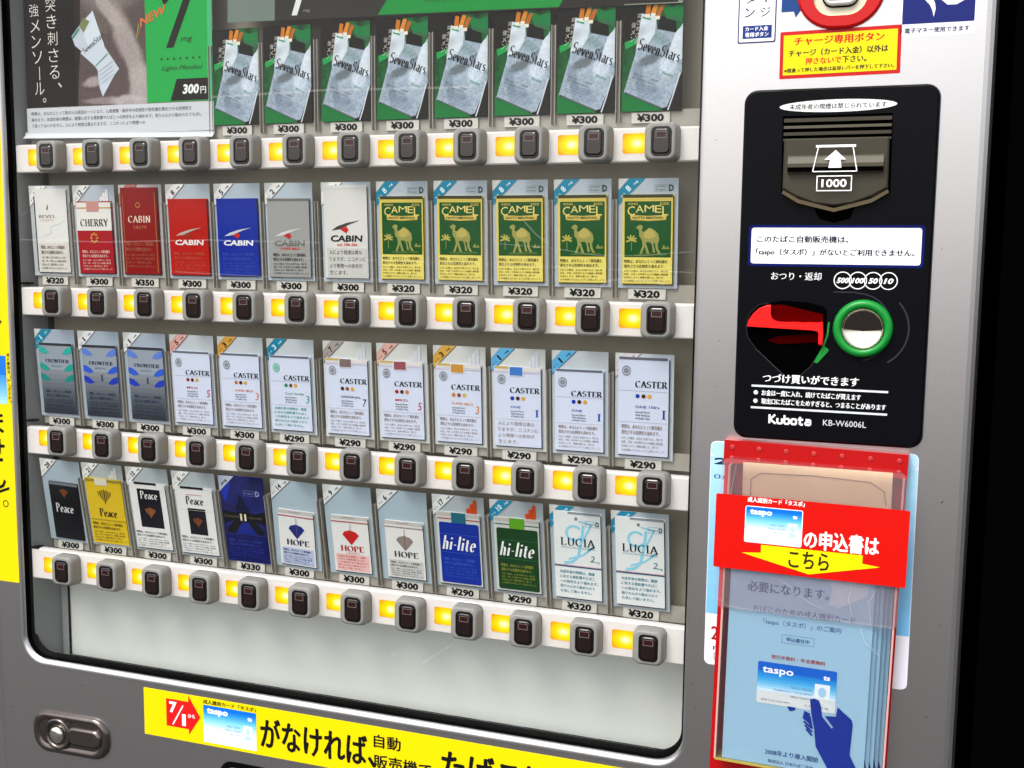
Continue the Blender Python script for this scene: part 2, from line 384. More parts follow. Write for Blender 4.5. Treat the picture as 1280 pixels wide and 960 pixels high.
# ================================================================== THE SETTING
g = MB(); g.box(-9000, 9000, -14000, 3000, -1420, -1402, mat('asphalt', (0.24, 0.235, 0.23), rough=0.9, bump=0.5, bscale=60, var=0.3, vscale=3))
link('ground', g.mesh('ground'), kind='structure')

# ================================================================== THE MACHINE
D = -10.0                                           # front of the door; y = 0 is the window glass
BX0, BX1, BZ0, BZ1 = -99.5, 922.5, -1390, 470
OX0, OX1, OZ0, OZ1 = -57.5, 693.0, -407.5, 400
root = link('vending_machine', None, label='silver cigarette vending machine with rows of lit buttons under sample packs', cat='vending machine')

def grid_rr(x0, x1, z0, z1, r, y, n=8): return rr((x0 + x1) / 2, (z0 + z1) / 2, x1 - x0, z1 - z0, r, y, n)
b = MB()
lo = [grid_rr(BX0, BX1, BZ0, BZ1, 9, 620), grid_rr(BX0, BX1, BZ0, BZ1, 9, D + 9)]
for a in (22, 45, 68, 90):
    i = 9 * (1 - math.cos(math.radians(a))); lo.append(grid_rr(BX0 + i, BX1 - i, BZ0 + i, BZ1 - i, 9, D + 9 - 9 * math.sin(math.radians(a))))
lo2 = [grid_rr(OX0 - 6, OX1 + 4, OZ0 - 8, OZ1 + 8, 30, D)]
for e, y in ((4.5, -.4), (2.4, .6), (.8, 2.2), (0, 4)): lo2.append(grid_rr(OX0 - e * .6, OX1 + e * .25, OZ0 - e, OZ1 + e, 27, D + y))
b.loft(lo, SILVER, cap0=True, cap1=False, smooth=False); b.loft([lo[-1], lo2[0]], SILVER, False, False); b.loft(lo2, SILVER, False, False, smooth=True)
link('door_panel', b.mesh('door_panel'), root)
b = MB(); b.loft([grid_rr(OX0, OX1, OZ0, OZ1, 27, D + 4), grid_rr(OX0, OX1, OZ0, OZ1, 27, 1.5), grid_rr(OX0 + 3, OX1 - 3, OZ0 + 3.5, OZ1 - 3, 25, 1.5), grid_rr(OX0 + 3, OX1 - 3, OZ0 + 3.5, OZ1 - 3, 25, 6)], BLACKR, False, False)
link('window_gasket', b.mesh('window_gasket'), root)
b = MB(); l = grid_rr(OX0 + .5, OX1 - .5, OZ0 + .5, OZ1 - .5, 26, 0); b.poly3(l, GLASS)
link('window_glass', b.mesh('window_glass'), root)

# display recess
BYR = 38.0
b = MB(); b.box(-44, 700, BYR, BYR + 3, -303, OZ1 + 10, BACKG); link('display_back', b.mesh('display_back'), root)
b = MB(); b.box(-36, 700, BYR - 1, BYR + 2, -424, -300, LOWER); link('lower_panel', b.mesh('lower_panel'), root)
b = MB()
vs = [(-54, 3, 410), (-54, 3, -406), (-44, BYR + 2, -424), (-44, BYR + 2, 410)]
b.add(vs + [(x - 3, y, z) for x, y, z in vs], [(0, 1, 2, 3), (7, 6, 5, 4), (0, 4, 5, 1), (3, 2, 6, 7)], SIDEW)
b.box(-44, -33.5, BYR - 3, BYR - 1.2, -418, -300, SIDEW); b.box(-44, -43, 30, BYR, -300, 400, BLACKR); b.box(-34.5, -33, BYR - 3.4, BYR - 1.6, -418, -318, BLACKR)
link('side_wall', b.mesh('side_wall'), root)
b = MB(); b.box(690, 693, 3, BYR + 3, -420, 410, mat('white_inner_trim', (0.8, 0.79, 0.77), rough=0.4)); link('inner_trim', b.mesh('inner_trim'), root)
b = MB(); b.add([(-57, 2.5, -404), (693, 2.5, -404), (693, BYR, -418.5), (-57, BYR, -418.5), (-57, 2.5, -409), (693, 2.5, -409)], [(0, 1, 2, 3), (4, 5, 1, 0)], mat('grey_sill', (0.62, 0.65, 0.64), rough=0.4))
b.box(-33, 675, BYR - 3, BYR - 1.5, -418.4, -416.9, BLACKR)
link('window_sill', b.mesh('window_sill'), root)
b = MB(); b.box(0, 13, 0, 3, 0, 2.2, mat('sill_clip_grey', (0.30, 0.29, 0.31), rough=0.5)); cl = b.mesh('sill_clip')
for x in (128, 152, 176, 203, 232, 262, 294, 376, 411, 448, 484, 522, 560, 596): link('sill_clip', cl, root, (x, 6, -406.3))

ZC = [150.1, -3.8, -156.4, -301.4]
CX = [(-45 + 59.4 * j) if j < 6 else (316.3 + 60.3 * (j - 6)) for j in range(12)]       # west edges of the card places
CT = [272.5, 120.3, -35.5, -179.5]; CB = [178.5, 23.0, -133.5, -277.0]
YT = [12, 10, 10, 7]; YB = [13, 15, 17, 24]

b = MB()
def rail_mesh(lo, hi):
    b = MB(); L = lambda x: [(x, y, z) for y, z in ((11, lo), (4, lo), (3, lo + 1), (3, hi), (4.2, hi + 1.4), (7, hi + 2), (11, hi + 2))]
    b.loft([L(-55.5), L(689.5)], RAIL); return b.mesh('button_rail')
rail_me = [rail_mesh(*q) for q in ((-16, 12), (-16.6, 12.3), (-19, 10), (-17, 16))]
b = MB(); b.loft([rr(-24.5, 0, 27, 17.5, 2, 2.9, 3), rr(-24.5, 0, 26, 16.5, 2, 2.2, 3)], LAMP, cap0=False)
lamp_me = MB(); lamp_me.v = [(x + 24.5, y, z) for x, y, z in b.v]; lamp_me.f = b.f; lamp_me.mi = b.mi; lamp_me.ms = b.ms; lamp_me.sm = b.sm; lamp_me = lamp_me.mesh('indicator_lamp')
b = MB()
b.loft([rr(-1, -.5, 29.6, 33.6, 6, 3), rr(-1, -.5, 29.2, 33.2, 6.4, -5), rr(-1, -.4, 28.6, 32.8, 6.4, -8.2), rr(-1, -.2, 27, 31.6, 6.2, -10.4), rr(-.8, 0, 25, 30, 6, -11.6), rr(-.6, .2, 23, 28.6, 5.6, -12)], HOUSE, cap0=False, smooth=True)
b.loft([rr(-.6, .2, 23, 28.6, 5.6, -12.02), rr(-.3, 0, 18.2, 25.2, 4.8, -12.1)], HOUSE, False, False)
house_me = b.mesh('push_button')
b = MB(); b.loft([rr(0, 0, 18.2, 25.2, 4.8, -12.1), rr(0, 0, 17.2, 24.2, 4.5, -12.8), rr(0, 0, 14.8, 21.6, 3.6, -12.8), rr(0, 0, 14.2, 21, 3.4, -12.2)], mat('black_lens_frame', (0.03, 0.03, 0.03), rough=0.25), False, False)
frame_me = b.mesh('lens_frame')
lm = Print(-12.5); lm.b.loft([rr(0, 0, 14.4, 21.2, 3.4, -12.2), rr(0, 0, 13.9, 20.7, 3.2, -12.7), rr(0, 0, 12.4, 19, 2.8, -13.2)], LENS, cap0=False)
lm.base = -13.2; gl = mat('lens_line_grey', (0.42, 0.38, 0.37), rough=0.4)
lm.frame(-4.7, 2.6, 4.7, 8.3, .55, gl); lm.rect(-3.9, 3.4, 3.9, 7.6, mat('dim_red_display', (0.16, 0.02, 0.02), rough=0.3), 1)
lens_me = lm.mesh('button_lens')

def price_mesh(t):
    p = Print(0); p.b.box(-17.2, 17.2, -.3, .5, -4.8, 4.6, mat('price_paper', (0.80, 0.79, 0.76), rough=0.5)); p.base = -.3
    p.txt(t, -12.5, -3.6, 24.5, 6.9, '080808', .045); return p.mesh('price_label')
PM = {t: price_mesh(t) for t in ('¥300', '¥320', '¥350', '¥290', '¥330')}
PR = [[None] * 4 + ['¥300'] * 8, ['¥320', '¥300', '¥350'] + ['¥300'] * 4 + ['¥320'] * 5, ['¥300'] * 5 + ['¥290'] * 7,
      ['¥300'] * 4 + ['¥330'] + ['¥300'] * 3 + ['¥290'] * 2 + ['¥320'] * 2]
b = MB(); b.box(-2.1, -1.5, -1.2, 10, 0, 88, CLIP); b.box(1.5, 2.1, -1.2, 10, 0, 88, CLIP); b.box(-1.5, 1.5, 4, 10, 0, 88, CLIP); div_me = b.mesh('card_divider')
for r in range(4):
    z = ZC[r]
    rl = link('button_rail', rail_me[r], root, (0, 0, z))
    b = MB(); b.box(-44, 688, YB[r] + 2.5, YB[r] + 4, z + 14, z + 30, CLIP)
    link('holder_strip', b.mesh('holder_strip'), root)
    if r: b = MB(); b.box(-55, -45, 2.5, 12, z + 17.1, z + 19.3, BLACKR); link('rail_stop', b.mesh('rail_stop'), root)
    tilt = math.atan((YB[r] - YT[r]) / (CT[r] - CB[r]))
    for j in range(12):
        link('indicator_lamp', lamp_me, root, (60 * j - 24.5, 0, z))
        pb = link('push_button', house_me, root, (60 * j, 0, z))
        link('lens_frame', frame_me, pb); link('button_lens', lens_me, pb)
        if PR[r][j]: link('price_label', PM[PR[r][j]], root, (CX[j] + 26.5, YB[r] + .6, CB[r] - 5.2), (-tilt * .5, 0, random.uniform(-.01, .01)))
        if j and not (r == 0 and j < 4): link('card_divider', div_me, root, ((CX[j] + CX[j - 1] + 54) / 2, YB[r] - 1, CB[r] - 9), (tilt, 0, 0))

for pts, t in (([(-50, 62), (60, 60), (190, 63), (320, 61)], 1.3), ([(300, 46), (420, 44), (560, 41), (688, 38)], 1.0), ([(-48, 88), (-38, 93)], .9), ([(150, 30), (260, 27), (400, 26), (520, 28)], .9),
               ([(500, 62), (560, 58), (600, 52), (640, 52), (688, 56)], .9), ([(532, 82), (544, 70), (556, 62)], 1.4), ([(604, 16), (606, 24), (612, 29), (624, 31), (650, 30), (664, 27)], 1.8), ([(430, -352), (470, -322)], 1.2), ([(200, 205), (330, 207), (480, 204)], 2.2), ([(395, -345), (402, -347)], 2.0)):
    q = Print(-.3); q.mk = lambda c: clear('reflection_scuff', haze=.09, hazecol=(.8, .8, .78), boost=.2)  # pale strokes painted for reflected wires and street, plus real scratches
    q.stroke(pts, t, 'x', 1); link('glass_reflection_scuff', q.mesh('glass_reflection_scuff'), root)
# ------------------------------------------------------------------ lock plate
b = MB()
lk = link('lock_plate', None, root, (4.5, D, -489.5), (0, math.radians(-1), 0))
b.loft([rr(0, 0, 104, 48, 20, 0), rr(0, 0, 103, 47, 20, -3), rr(0, 0, 98, 42, 18, -5), rr(0, 0, 92, 36, 16, -5), rr(0, 0, 86, 30, 14, -3)], DSTEEL, cap0=False, smooth=True)
lk.data = None
link('plate', b.mesh('plate'), lk)
b = MB(); b.loft([circ(-16, 0, r, y) for r, y in ((18, -3), (18, -6), (15.5, -7), (13.5, -5), (13, -3.5))], DSTEEL, False, True, smooth=True); link('lock_collar', b.mesh('lock_collar'), lk)
b = MB(); b.loft([circ(-16, 0, r, y) for r, y in ((9.5, -3), (9.2, -7), (7.5, -9), (4, -9.8), (.3, -10))], CHROME, False, True, smooth=True); link('lock_cylinder', b.mesh('lock_cylinder'), lk)
b = MB(); b.loft([rr(20, 0, 46, 21, 9, -3), rr(20, 0, 45, 20, 9, -5), rr(20, 0, 41, 16, 8, -6)], DSTEEL, False, True, smooth=True); link('lock_cover', b.mesh('lock_cover'), lk)
# pack outlet below
b = MB(); b.loft([rr(440, -620, 480, 268, 14, D - .5), rr(440, -620, 468, 256, 10, D - .5), rr(440, -620, 466, 254, 10, D + 4)], BLACKR, False, True); b.prism([(210, -750), (670, -750), (670, -560), (210, -560)], D + 2, D + 3.5, BLACK)
link('pack_outlet', b.mesh('pack_outlet'), root)

random.seed(11)
for cx_, cz_, w_ in ((901, -146, 2.6), (707, 150, .9), (712, -60, .8), (890, 60, .8), (20, -430, 1.4), (66, -440, 1.0), (-80, -470, 1.8), (700, -330, 1.2), (704, -352, .9), (640, -432, 1.0), (-30, -545, 2.0), (905, -250, 1.2), (898, -330, 1.6), (715, -20, .7), (120, -500, 1.3)):
    q = Print(0); q.mk = lambda c: mat('chipped_paint', (0.2, 0.19, 0.18), rough=.8, spec=.05)
    q.poly([(math.cos(k) * w_ * random.uniform(.4, 1), math.sin(k) * .5 * random.uniform(.5, 1)) for k in (0, 1, 2, 3, 4.2, 5.2)], 'x', 0); link('paint_chip', q.mesh('paint_chip'), root, (cx_, D, cz_), (0, random.uniform(-1, 1), 0))
# ------------------------------------------------------------------ black control panel
CPX, CPZ = 806.5, 43.5
b = MB(); cp = MB()
b.loft([rr(CPX, CPZ, 154, 293, 11, D), rr(CPX, CPZ, 152.5, 291.5, 11, D - 4), rr(CPX, CPZ, 149, 288, 10, D - 6)], PANEL, cap0=False, smooth=False)
panel = link('control_panel', b.mesh('control_panel'), root)
PY = D - 6
p = Print(PY)
p.ell(805, 174.6, 46, 5.0, 'e8eae8', 1, 32); p.txt('未成年者の喫煙は禁じられています', 767, 172.2, 76, 4.4, '181818', .012)
p.rrect(737.6, 44.5, 877, 78.6, 3, '10185a', 1); p.rrect(740, 46.7, 874.6, 76.4, 2.2, 'f4f6f6', 2)
p.txt('このたばこ自動販売機は、', 744.6, 64.2, 74, 5.6, '101030', .03, layer=3)
p.txt('「taspo（タスポ）」がないとご利用できません。', 744, 53.0, 126, 6.2, '101030', .03, layer=3)
p.txt('おつり・返却', 757.3, 33.2, 41, 6.6, 'e8e8ea', .01)
for i, t in enumerate(('500', '100', '50', '10')):
    x = 815.2 + i * 11.9; p.ring(x, 33.8, 7.2, .8, 'f0f0f0', 1, a0=0, a1=360); w = 9.6 if len(t) == 3 else 7.6
    p.ell(x, 33.8, 6.4, 6.4, '0b0b10', 2) if False else None
    p.txt(t, x - w / 2, 31.4, w, 4.6, 'ffffff', .035, .25)
gr = '30323a'
p.rect(808, 23.6, 827, 24.6, gr); p.ring(827, -4.5, 28.5, 1.0, gr, a0=-75, a1=90, n=24); p.ring(836, -5, 33, 1.3, gr, a0=-58, a1=42, n=16)
def pt(x, y): return x, y
p.txt('つづけ買いができます', 753.5, -53.5, 78.5, 7.6, 'f2f2f2', .035)
p.rect(744.5, -57.6, 855, -55.9, 'd6dade'); p.rect(744.5, -76.2, 855, -74.5, 'd6dade')
for zz in (-62.4, -69.6): p.ell(748.2, zz, 1.8, 1.8, 'f0f0f0')
p.txt('お金は一度に入れ、続けてたばこが買えます', 753, -64.8, 81, 4.9, 'eceff0', .03)
p.txt('取出口にたばこをためすぎると、つまることがあります', 753, -72.0, 101, 4.9, 'eceff0', .03)
# maker's mark
x = 760.5; z0 = -88.2; wt = 'f6f6f6'
def st(q, t=1.7): p.stroke([(x + a * 5.1, z0 + c * 7.6) for a, c in q], t, wt, 2)
st([(0, 0), (0, 1)]); st([(.9, 1), (.1, .45), (1.0, 0)]); x += 6.6
st([(0, .62), (0, .05), (.75, .05), (.75, .62)]); x += 5.8
st([(0, 1), (0, .05), (.75, .05), (.75, .6), (0, .6)]); x += 5.8
st([(0, .05), (.75, .05), (.75, .6), (0, .6), (0, .05)]); x += 6
st([(.2, .9), (.2, .05), (.7, .05)]); st([(-.15, .6), (.7, .6)]); x += 5.6
st([(0, .6), (.75, .6), (.75, .05), (0, .05), (0, .35), (.75, .35)])
p.txt('KB-W6006L', 804.5, -87.4, 34.5, 5.0, 'c8ccd2', .004)
link('panel_lettering', p.mesh('panel_lettering'), panel)

# banknote slot
b = MB(); b.prism([(762, 167.5), (848, 167.5), (849, 105), (840, 99), (822, 93), (819, 84), (806, 80.5), (794, 84), (790, 93), (772, 99), (763, 105)], PY - .4, PY - .25, BLACK)
link('slot_recess', b.mesh('slot_recess'), panel)
b = MB()
for z, h, m_ in ((163.5, 3.0, SMOKE), (158, 2.2, SMOKE2), (152.6, 2.6, SMOKE), (147.8, 1.6, SMOKE2)):
    b.loft([[(763.5, PY - .5, z - h / 2), (763.5, PY - 2.5, z - h / 2), (763.5, PY - 2.5, z + h / 2), (763.5, PY - .5, z + h / 2)], [(847.5, PY - .5, z - h / 2), (847.5, PY - 2.5, z - h / 2), (847.5, PY - 2.5, z + h / 2), (847.5, PY - .5, z + h / 2)]], m_)
link('slot_louvre', b.mesh('slot_louvre'), panel)
b = MB()
def bill(y, i): return [(764.5 + i, y, 148.5 - i), (846.5 - i, y, 148.5 - i), (847 - i, y, 108 + i * .6), (836 - i, y, 101.5 + i), (820, y, 96 + i), (806, y, 94 + i), (791, y, 96 + i), (775 + i, y, 101.5 + i), (764.5 + i, y, 108 + i * .6)]
b.loft([bill(PY - .5, 0), bill(PY - 5, 0), bill(PY - 6.5, 1.4)], SMOKE, cap0=False)
bx = lambda z0, z1, y0, y1, m_: b.box(768.5, 843, y0, y1, z0, z1, m_)
b.loft([[(768.5, PY - 6.5, 119.5), (768.5, PY - 10, 122), (768.5, PY - 11, 128), (768.5, PY - 9, 133), (768.5, PY - 6.5, 134.5)], [(843, PY - 6.5, 119.5), (843, PY - 10, 122), (843, PY - 11, 128), (843, PY - 9, 133), (843, PY - 6.5, 134.5)]], SMOKE2)
bx(121.5, 125, PY - 11.3, PY - 9, BLACK)
bs = link('banknote_slot', b.mesh('banknote_slot'), panel)
b = MB(); b.prism([(765, 107), (778, 99.5), (806, 92.3), (834, 99.5), (847, 107), (848, 104.5), (835, 96.5), (806, 89.2), (777, 96.5), (764, 104.5)], PY - 5, PY - .5, mat('smoked_brown_lip', (0.30, 0.255, 0.15), rough=0.4)); link('slot_lip', b.mesh('slot_lip'), panel)
p = Print(PY - 11.4)
wh = 'ffffff'
for q in ([(790.5, 141.4), (821.5, 141.4)],): p.stroke(q, 1.9, wh)
p.stroke([(792.5, 141), (788.6, 121.3), (823, 121.3), (819.2, 141)], .8, wh)
p.poly([(806, 138.2), (814.2, 130.6), (810, 130.6), (811, 124.2), (800.8, 124.2), (802, 130.6), (797.5, 130.6)], wh)
p.frame(792, 105.6, 819.6, 118, .8, wh); p.txt('1000', 796.0, 108.6, 19.6, 6.6, wh, .02)
link('slot_marking', p.mesh('slot_marking'), panel)

# return lever
b = MB(); lev = [(739.5, -5.8), *[(759 + 21 * math.cos(math.radians(a)), -6 + 17.5 * math.sin(math.radians(a))) for a in range(170, 89, -16)]]
pit = [(738, -6), (741, 5), (748, 12), (757, 14), (768, 16), (788, 15), (801, 12), (804, 8), (803.5, -10), (800, -24), (792, -38), (779, -51), (776, -51), (747, -25), (740, -16)]
p = Print(PY); p.poly(pit, BLACK, 1); p.stroke(pit[-3:] + pit[:4], .5, '2c2c30', 2); p.stroke([(800, -27), (792, -39), (779, -51.5), (776, -51.5), (747, -25.5)], .5, '3a3232', 2)
link('lever_recess', p.mesh('lever_recess'), panel)
handle = [(739.6, -6.3), (740.6, -1.5), (744, 4.2), (749, 9.2), (755, 12), (758.6, 12.4), (758.8, 5), (760, 1.4), (762.6, -.6), (766, -1.4), (774, -1.5), (779, -1.2), (787, -1.5), (791, -1.1), (798, -1.2), (801, -.2), (801.6, -2), (802.3, -12), (801.8, -20), (798.8, -20), (798.6, -10), (797, -8.5), (793, -8)]
b = MB(); hc = (775, -3)
hin = lambda y, k: [(hc[0] + (x_ - hc[0]) * k, y, hc[1] + (z_ - hc[1]) * (k if k == 1 else .93)) for x_, z_ in handle]
b.loft([hin(PY - 1.6, 1), hin(PY - 6.2, 1), hin(PY - 7.2, .985)], REDP)
b.add([(758.8, PY - 1.5, 12), (768, PY - 1.5, 12.6), (801, PY - 1.5, 5.5), (801, PY - 1.5, -2), (759, PY - 1.5, -2)], [(0, 1, 2, 3, 4)], mat('shaded_red_hollow', (0.30, 0.006, 0.006), rough=0.8, spec=0.0))  # hollow above the handle: shade painted as a darker red
b.add([(756, PY - 1.5, -18), (766, PY - 1.5, -20.5), (801, PY - 1.5, -17.5), (799, PY - 1.5, -10), (765, PY - 1.5, -14)], [(0, 1, 2, 3, 4)], mat('shaded_red_plastic', (0.20, 0.004, 0.004), rough=0.8, spec=0.0))  # below the handle: shade painted as a still darker red
link('return_lever', b.mesh('return_lever'), panel)
b = MB(); b.prism([(805.2, -.8), (806.6, -1), (805.8, -12), (803, -21), (806.6, -23.5), (806, -25.5), (797.8, -35.4), (795, -34.4), (801, -22.5), (804.4, -11)], PY - 1.5, PY, GREEN); link('lever_arrow', b.mesh('lever_arrow'), panel)
# coin entry
b = MB(); prof = [(23.6, 0), (23.6, -3), (22.6, -5.2), (20.6, -6.4), (18.4, -6), (16.8, -4.6), (16.2, -2.5), (16.0, 0)]
b.loft([circ(832.8, -5.2, r, PY + y, 48) for r, y in prof], GREEN, False, False, smooth=True); link('coin_ring', b.mesh('coin_ring'), panel)
b = MB(); b.loft([circ(832.8, -5.2, 16.3 * math.cos(math.radians(a)), PY - 5.6 + 5.1 * math.sin(math.radians(a)), 40) for a in range(0, 90, 9)], CHROME, False, True, smooth=True)
link('coin_cup', b.mesh('coin_cup'), panel)
b = MB(); hd = [(832.8 + 15 * math.cos(math.radians(a)), -5.4 + 14.6 * math.sin(math.radians(a))) for a in range(0, 181, 12)]
b.prism(hd[:1] + hd[1:-1] + hd[-1:] + [(825, -6.6), (832.8, -7.2), (841, -6.6)], PY - 4.6, PY - 4.0, mat('slit_shade_brown', (0.09, 0.065, 0.05), rough=0.3, spec=0.3)); link('coin_slit_shade', b.mesh('coin_slit_shade'), panel)  # dark half-disc: coin slit plus painted shade of the cup's upper half

# charge button above the panel
b = MB(); b.loft([rr(803.5, 266.5, 69, 61, 30, D, 10), rr(803.5, 266.5, 68.4, 60.4, 30, D - 2.5, 10), rr(803.5, 266.5, 65, 57, 28, D - 3.6, 10), rr(803.5, 266, 42, 40, 15, D - 3.6, 10)], mat('red_surround', (0.74, 0.02, 0.03), rough=0.35, spec=0.3), False, False)
cb = link('charge_button', b.mesh('charge_button'), root)
b = MB(); b.loft([rr(803.5, 266, 42, 40, 15, D - 3.6), rr(803.5, 266, 40, 38, 14, D - 1.5), rr(803.5, 262, 30, 22, 9, D - 1.5)], mat('cream_plastic', (0.80, 0.78, 0.68), rough=0.4), False, True); link('button_well', b.mesh('button_well'), cb)
b = MB(); b.loft([rr(803.7, 261.3, 29, 17.6, 8.7, D - 1.6), rr(803.7, 261.3, 29, 17.6, 8.7, D - 2.0)], BLACKR, False, True); b.loft([rr(803.7, 261.3, 26.6, 15, 7.4, D - 1.6), rr(803.7, 261.3, 26, 14.4, 7.1, D - 5.5), rr(803.7, 261.3, 23.5, 12, 5.9, D - 6.3)], mat('white_button_plastic', (0.84, 0.84, 0.82), rough=0.35), False, True)
b.box(795, 812, D - 6.6, D - 6.2, 257.6, 258.6, mat('button_groove_grey', (0.5, 0.5, 0.52), rough=0.5)); link('button_cap', b.mesh('button_cap'), cb)

# ================================================================== STICKERS, each a thin sheet of its own
def sheet(name, x0, x1, z0, z1, y, c, label, cat, r=1.0, th=.25, rot=0, mk=vinyl):
    cx, cz = (x0 + x1) / 2, (z0 + z1) / 2
    p = Print(-th); p.mk = mk
    p.b.loft([rr(0, 0, x1 - x0, z1 - z0, r, 0, 4), rr(0, 0, x1 - x0, z1 - z0, r, -th, 4)], mk(c) if isinstance(c, str) else c)
    p.A = (1, 0, 0, 1, -cx, -cz)
    p.clipbox = (x0 - cx, z0 - cz, x1 - cx, z1 - cz)
    p.info = (name, (cx, y, cz), (0, math.radians(rot), 0), label, cat)
    return p
def done(p, **k):
    n, loc, rot, lab, cat = p.info
    return link(n, p.mesh(n), None, loc, rot, lab, cat, **k)

NAVY = '141e5c'
p = sheet('notice_sticker', 757, 851.5, 200.2, 238, D, 'c01818', 'yellow notice sticker with a red border under the red charge button', 'sticker', rot=0)
p.info = (p.info[0], (804.3, D - 3.7 if False else D, 217.5), (0, math.radians(-.6), 0), p.info[3], p.info[4])
p.rect(759.8, 203, 848.6, 235, 'e0cf08', 1)
p.txt('チャージ専用ボタン', 768, 226.4, 71, 6.8, 'c81414', .035)
p.txt('チャージ（カード入金）以外は', 764, 217.6, 78, 5.6, '181818', .03)
p.txt('押さないで', 777.5, 210.8, 28.5, 5.3, 'c81414', .025); p.txt('下さい。', 806.6, 210.8, 19, 5.3, '181818', .025)
p.txt('※間違って押した場合は返却レバーを押下して下さい。', 760.8, 205.0, 86, 3.4, '181818', .03)
done(p)

p = sheet('instruction_sticker', 722, 753, 228.3, 330, D, NAVY, 'white upright sticker with navy border saying this button is for card charging', 'sticker', 1.5)
p.rrect(723, 229.4, 752, 329, 1.2, 'f4f5f8', 1); p.rect(726, 232, 749.8, 242.4, '16307a', 2)
p.txt('カード入金', 728, 238.1, 19, 3.4, 'f4f5f8', .03, layer=3); p.txt('専用ボタン', 728, 233.2, 19.4, 3.8, 'f4f5f8', .03, layer=3)
for i, ch in enumerate('チャージ'):
    if ch == 'ー': p.txt('ー', 744.8, 260.5, 9, 1.3, '1c2038', .02, rot=90)
    else: p.txt(ch, 740.2, 249.2 + (3 - i) * 11.2, 8, 7.6, '1c2038', .01)
for i, ch in enumerate('ボタン'): p.txt(ch, 727.2, 249.2 + (2 - i) * 11.2, 8.4, 7.6, '1c2038', .01)
done(p)
ar = MB(); ar.prism([(757, 262.6), (767, 262.6), (767, 266), (776.3, 257.5), (768.5, 246.8), (767, 251.8), (757, 251.8)], D - .25, D, vinyl('16407e'))
link('arrow_sticker', ar.mesh('arrow_sticker'), label='blue arrow sticker pointing at the red charge button', cat='sticker')

p = sheet('money_sticker', 850.5, 905.5, 226.8, 300, D, 'eef0f6', 'navy square sticker with a white curled ribbon mark for electronic money', 'sticker', 3)
p.rect(851.3, 236.7, 904.6, 299, '131f6a', 1); p.txt('電子マネー使用できます', 853.5, 229.6, 48, 4.0, '181a4a', .02)
ex = []
tip = [(875.2, 241.5), (873.2, 247.5), (868.5, 253.5), (863.4, 260.5), (861, 268), (866, 268), (868.6, 262.5), (873, 261), (882, 266), (893, 266), (898.5, 259.5), (897.6, 253.8), (891, 250.2), (884, 249.4), (878.2, 252.8), (874.4, 257.5), (871.6, 259.8), (872.6, 255.5), (875.2, 250.5), (875.8, 246)]
p.poly([(861, 270), (862.5, 262), (866, 256.5), (871.5, 250.5), (873.6, 246), (874.6, 241.2), (875.8, 247), (875.2, 251.5), (873, 256.5), (871.8, 260.3), (875.5, 258.6), (879.5, 254.2), (884.5, 250), (891, 249.8), (897, 253), (899, 259), (896, 266), (891, 271)], 'f6f7fa', 2)
p.poly([(870.5, 270), (873, 263.5), (878.5, 262.5), (884, 259), (888, 257.2), (891.2, 259.4), (890.6, 263.5), (886, 267), (880, 270)], '131f6a', 3)
done(p)

# taspo card artwork reused by several prints
def taspo(p, x0, z0, x1, z1, L=2, cap=True, mk=None):
    w, h = x1 - x0, z1 - z0
    n = 14
    for i in range(n):
        t = i / (n - 1); a = (.03, .42, .84); bb = (.45, .78, .96); c = (.93, .96, .98)
        col = [(a[k] * (1 - t * 2) + bb[k] * t * 2) if t < .5 else (bb[k] * (2 - 2 * t) + c[k] * (2 * t - 1)) for k in range(3)]
        t0 = .94 - .62 * i / n; t1 = t0 - .62 / n - .002
        hx = '%02x%02x%02x' % tuple(int(v * 255) for v in col)
        top = 1.0 if i == 0 else t0; bot = t1 if i < n - 1 else 0
        p.rect(x0, z0 + h * bot, x1, z0 + h * top, hx, L)
    p.txt('taspo', x0 + w * .07, z0 + h * .74, w * .40, h * .2, 'ffffff', .04, layer=L + 1)
    p.txt('ts', x0 + w * .84, z0 + h * .76, w * .08, h * .1, 'ffffff', .05, layer=L + 1)
    p.rect(x0 + w * .76, z0 + h * .22, x0 + w * .93, z0 + h * .62, 'e6f0f6', L + 1); p.ell(x0 + w * .845, z0 + h * .47, w * .045, h * .09, 'b4cede', L + 2, 10); p.rect(x0 + w * .79, z0 + h * .24, x0 + w * .9, z0 + h * .36, 'b4cede', L + 2)
    for zz, a, c_ in ((.5, .44, .7), (.4, .4, .72), (.3, .5, .7)): p.txt('TAROU  TASUPO', x0 + w * a, z0 + h * zz, w * (c_ - a), h * .055, '5a8cb4', 0, layer=L + 1)
    p.txt('見本 0123456', x0 + w * .05, z0 + h * .06, w * .25, h * .05, '8aa0b4', 0, layer=L + 1)

# yellow banner under the window
p = sheet('yellow_banner', 103.8, 760, -472.5, -419.8, D, 'e0cc00', 'long yellow banner under the window with a red arrow and black writing', 'banner', .6)
p.A = (1, 0, 0, 1, p.A[4], p.A[5])
p.poly([(132.8, -427.8), (161.4, -427.8), (161.4, -420.8), (176.2, -443.2), (161.4, -464.6), (161.4, -458.4), (132.8, -458.4)], 'd81818', 1)
p.txt('7', 137, -443, 9.5, 12.5, 'ffffff', .04); p.stroke([(141, -456), (154.5, -433)], 1.5, 'ffffff', 2); p.txt('1', 153, -455.5, 4.6, 13, 'ffffff', .02); p.txt('から', 160.5, -445.5, 9, 4.4, 'ffffff', .02)
p.txt('成人識別カード「タスポ」', 180, -426.4, 65, 4.6, '181818', .02)
taspo(p, 180.2, -469.0, 245.2, -427.8, 1)
p.txt('がなければ、', 250, -463, 134, 32, '101010', .05)
p.txt('自動', 382, -441.5, 30, 13.6, '101010', .04); p.txt('販売機で', 382, -463.5, 64, 14.5, '101010', .04)
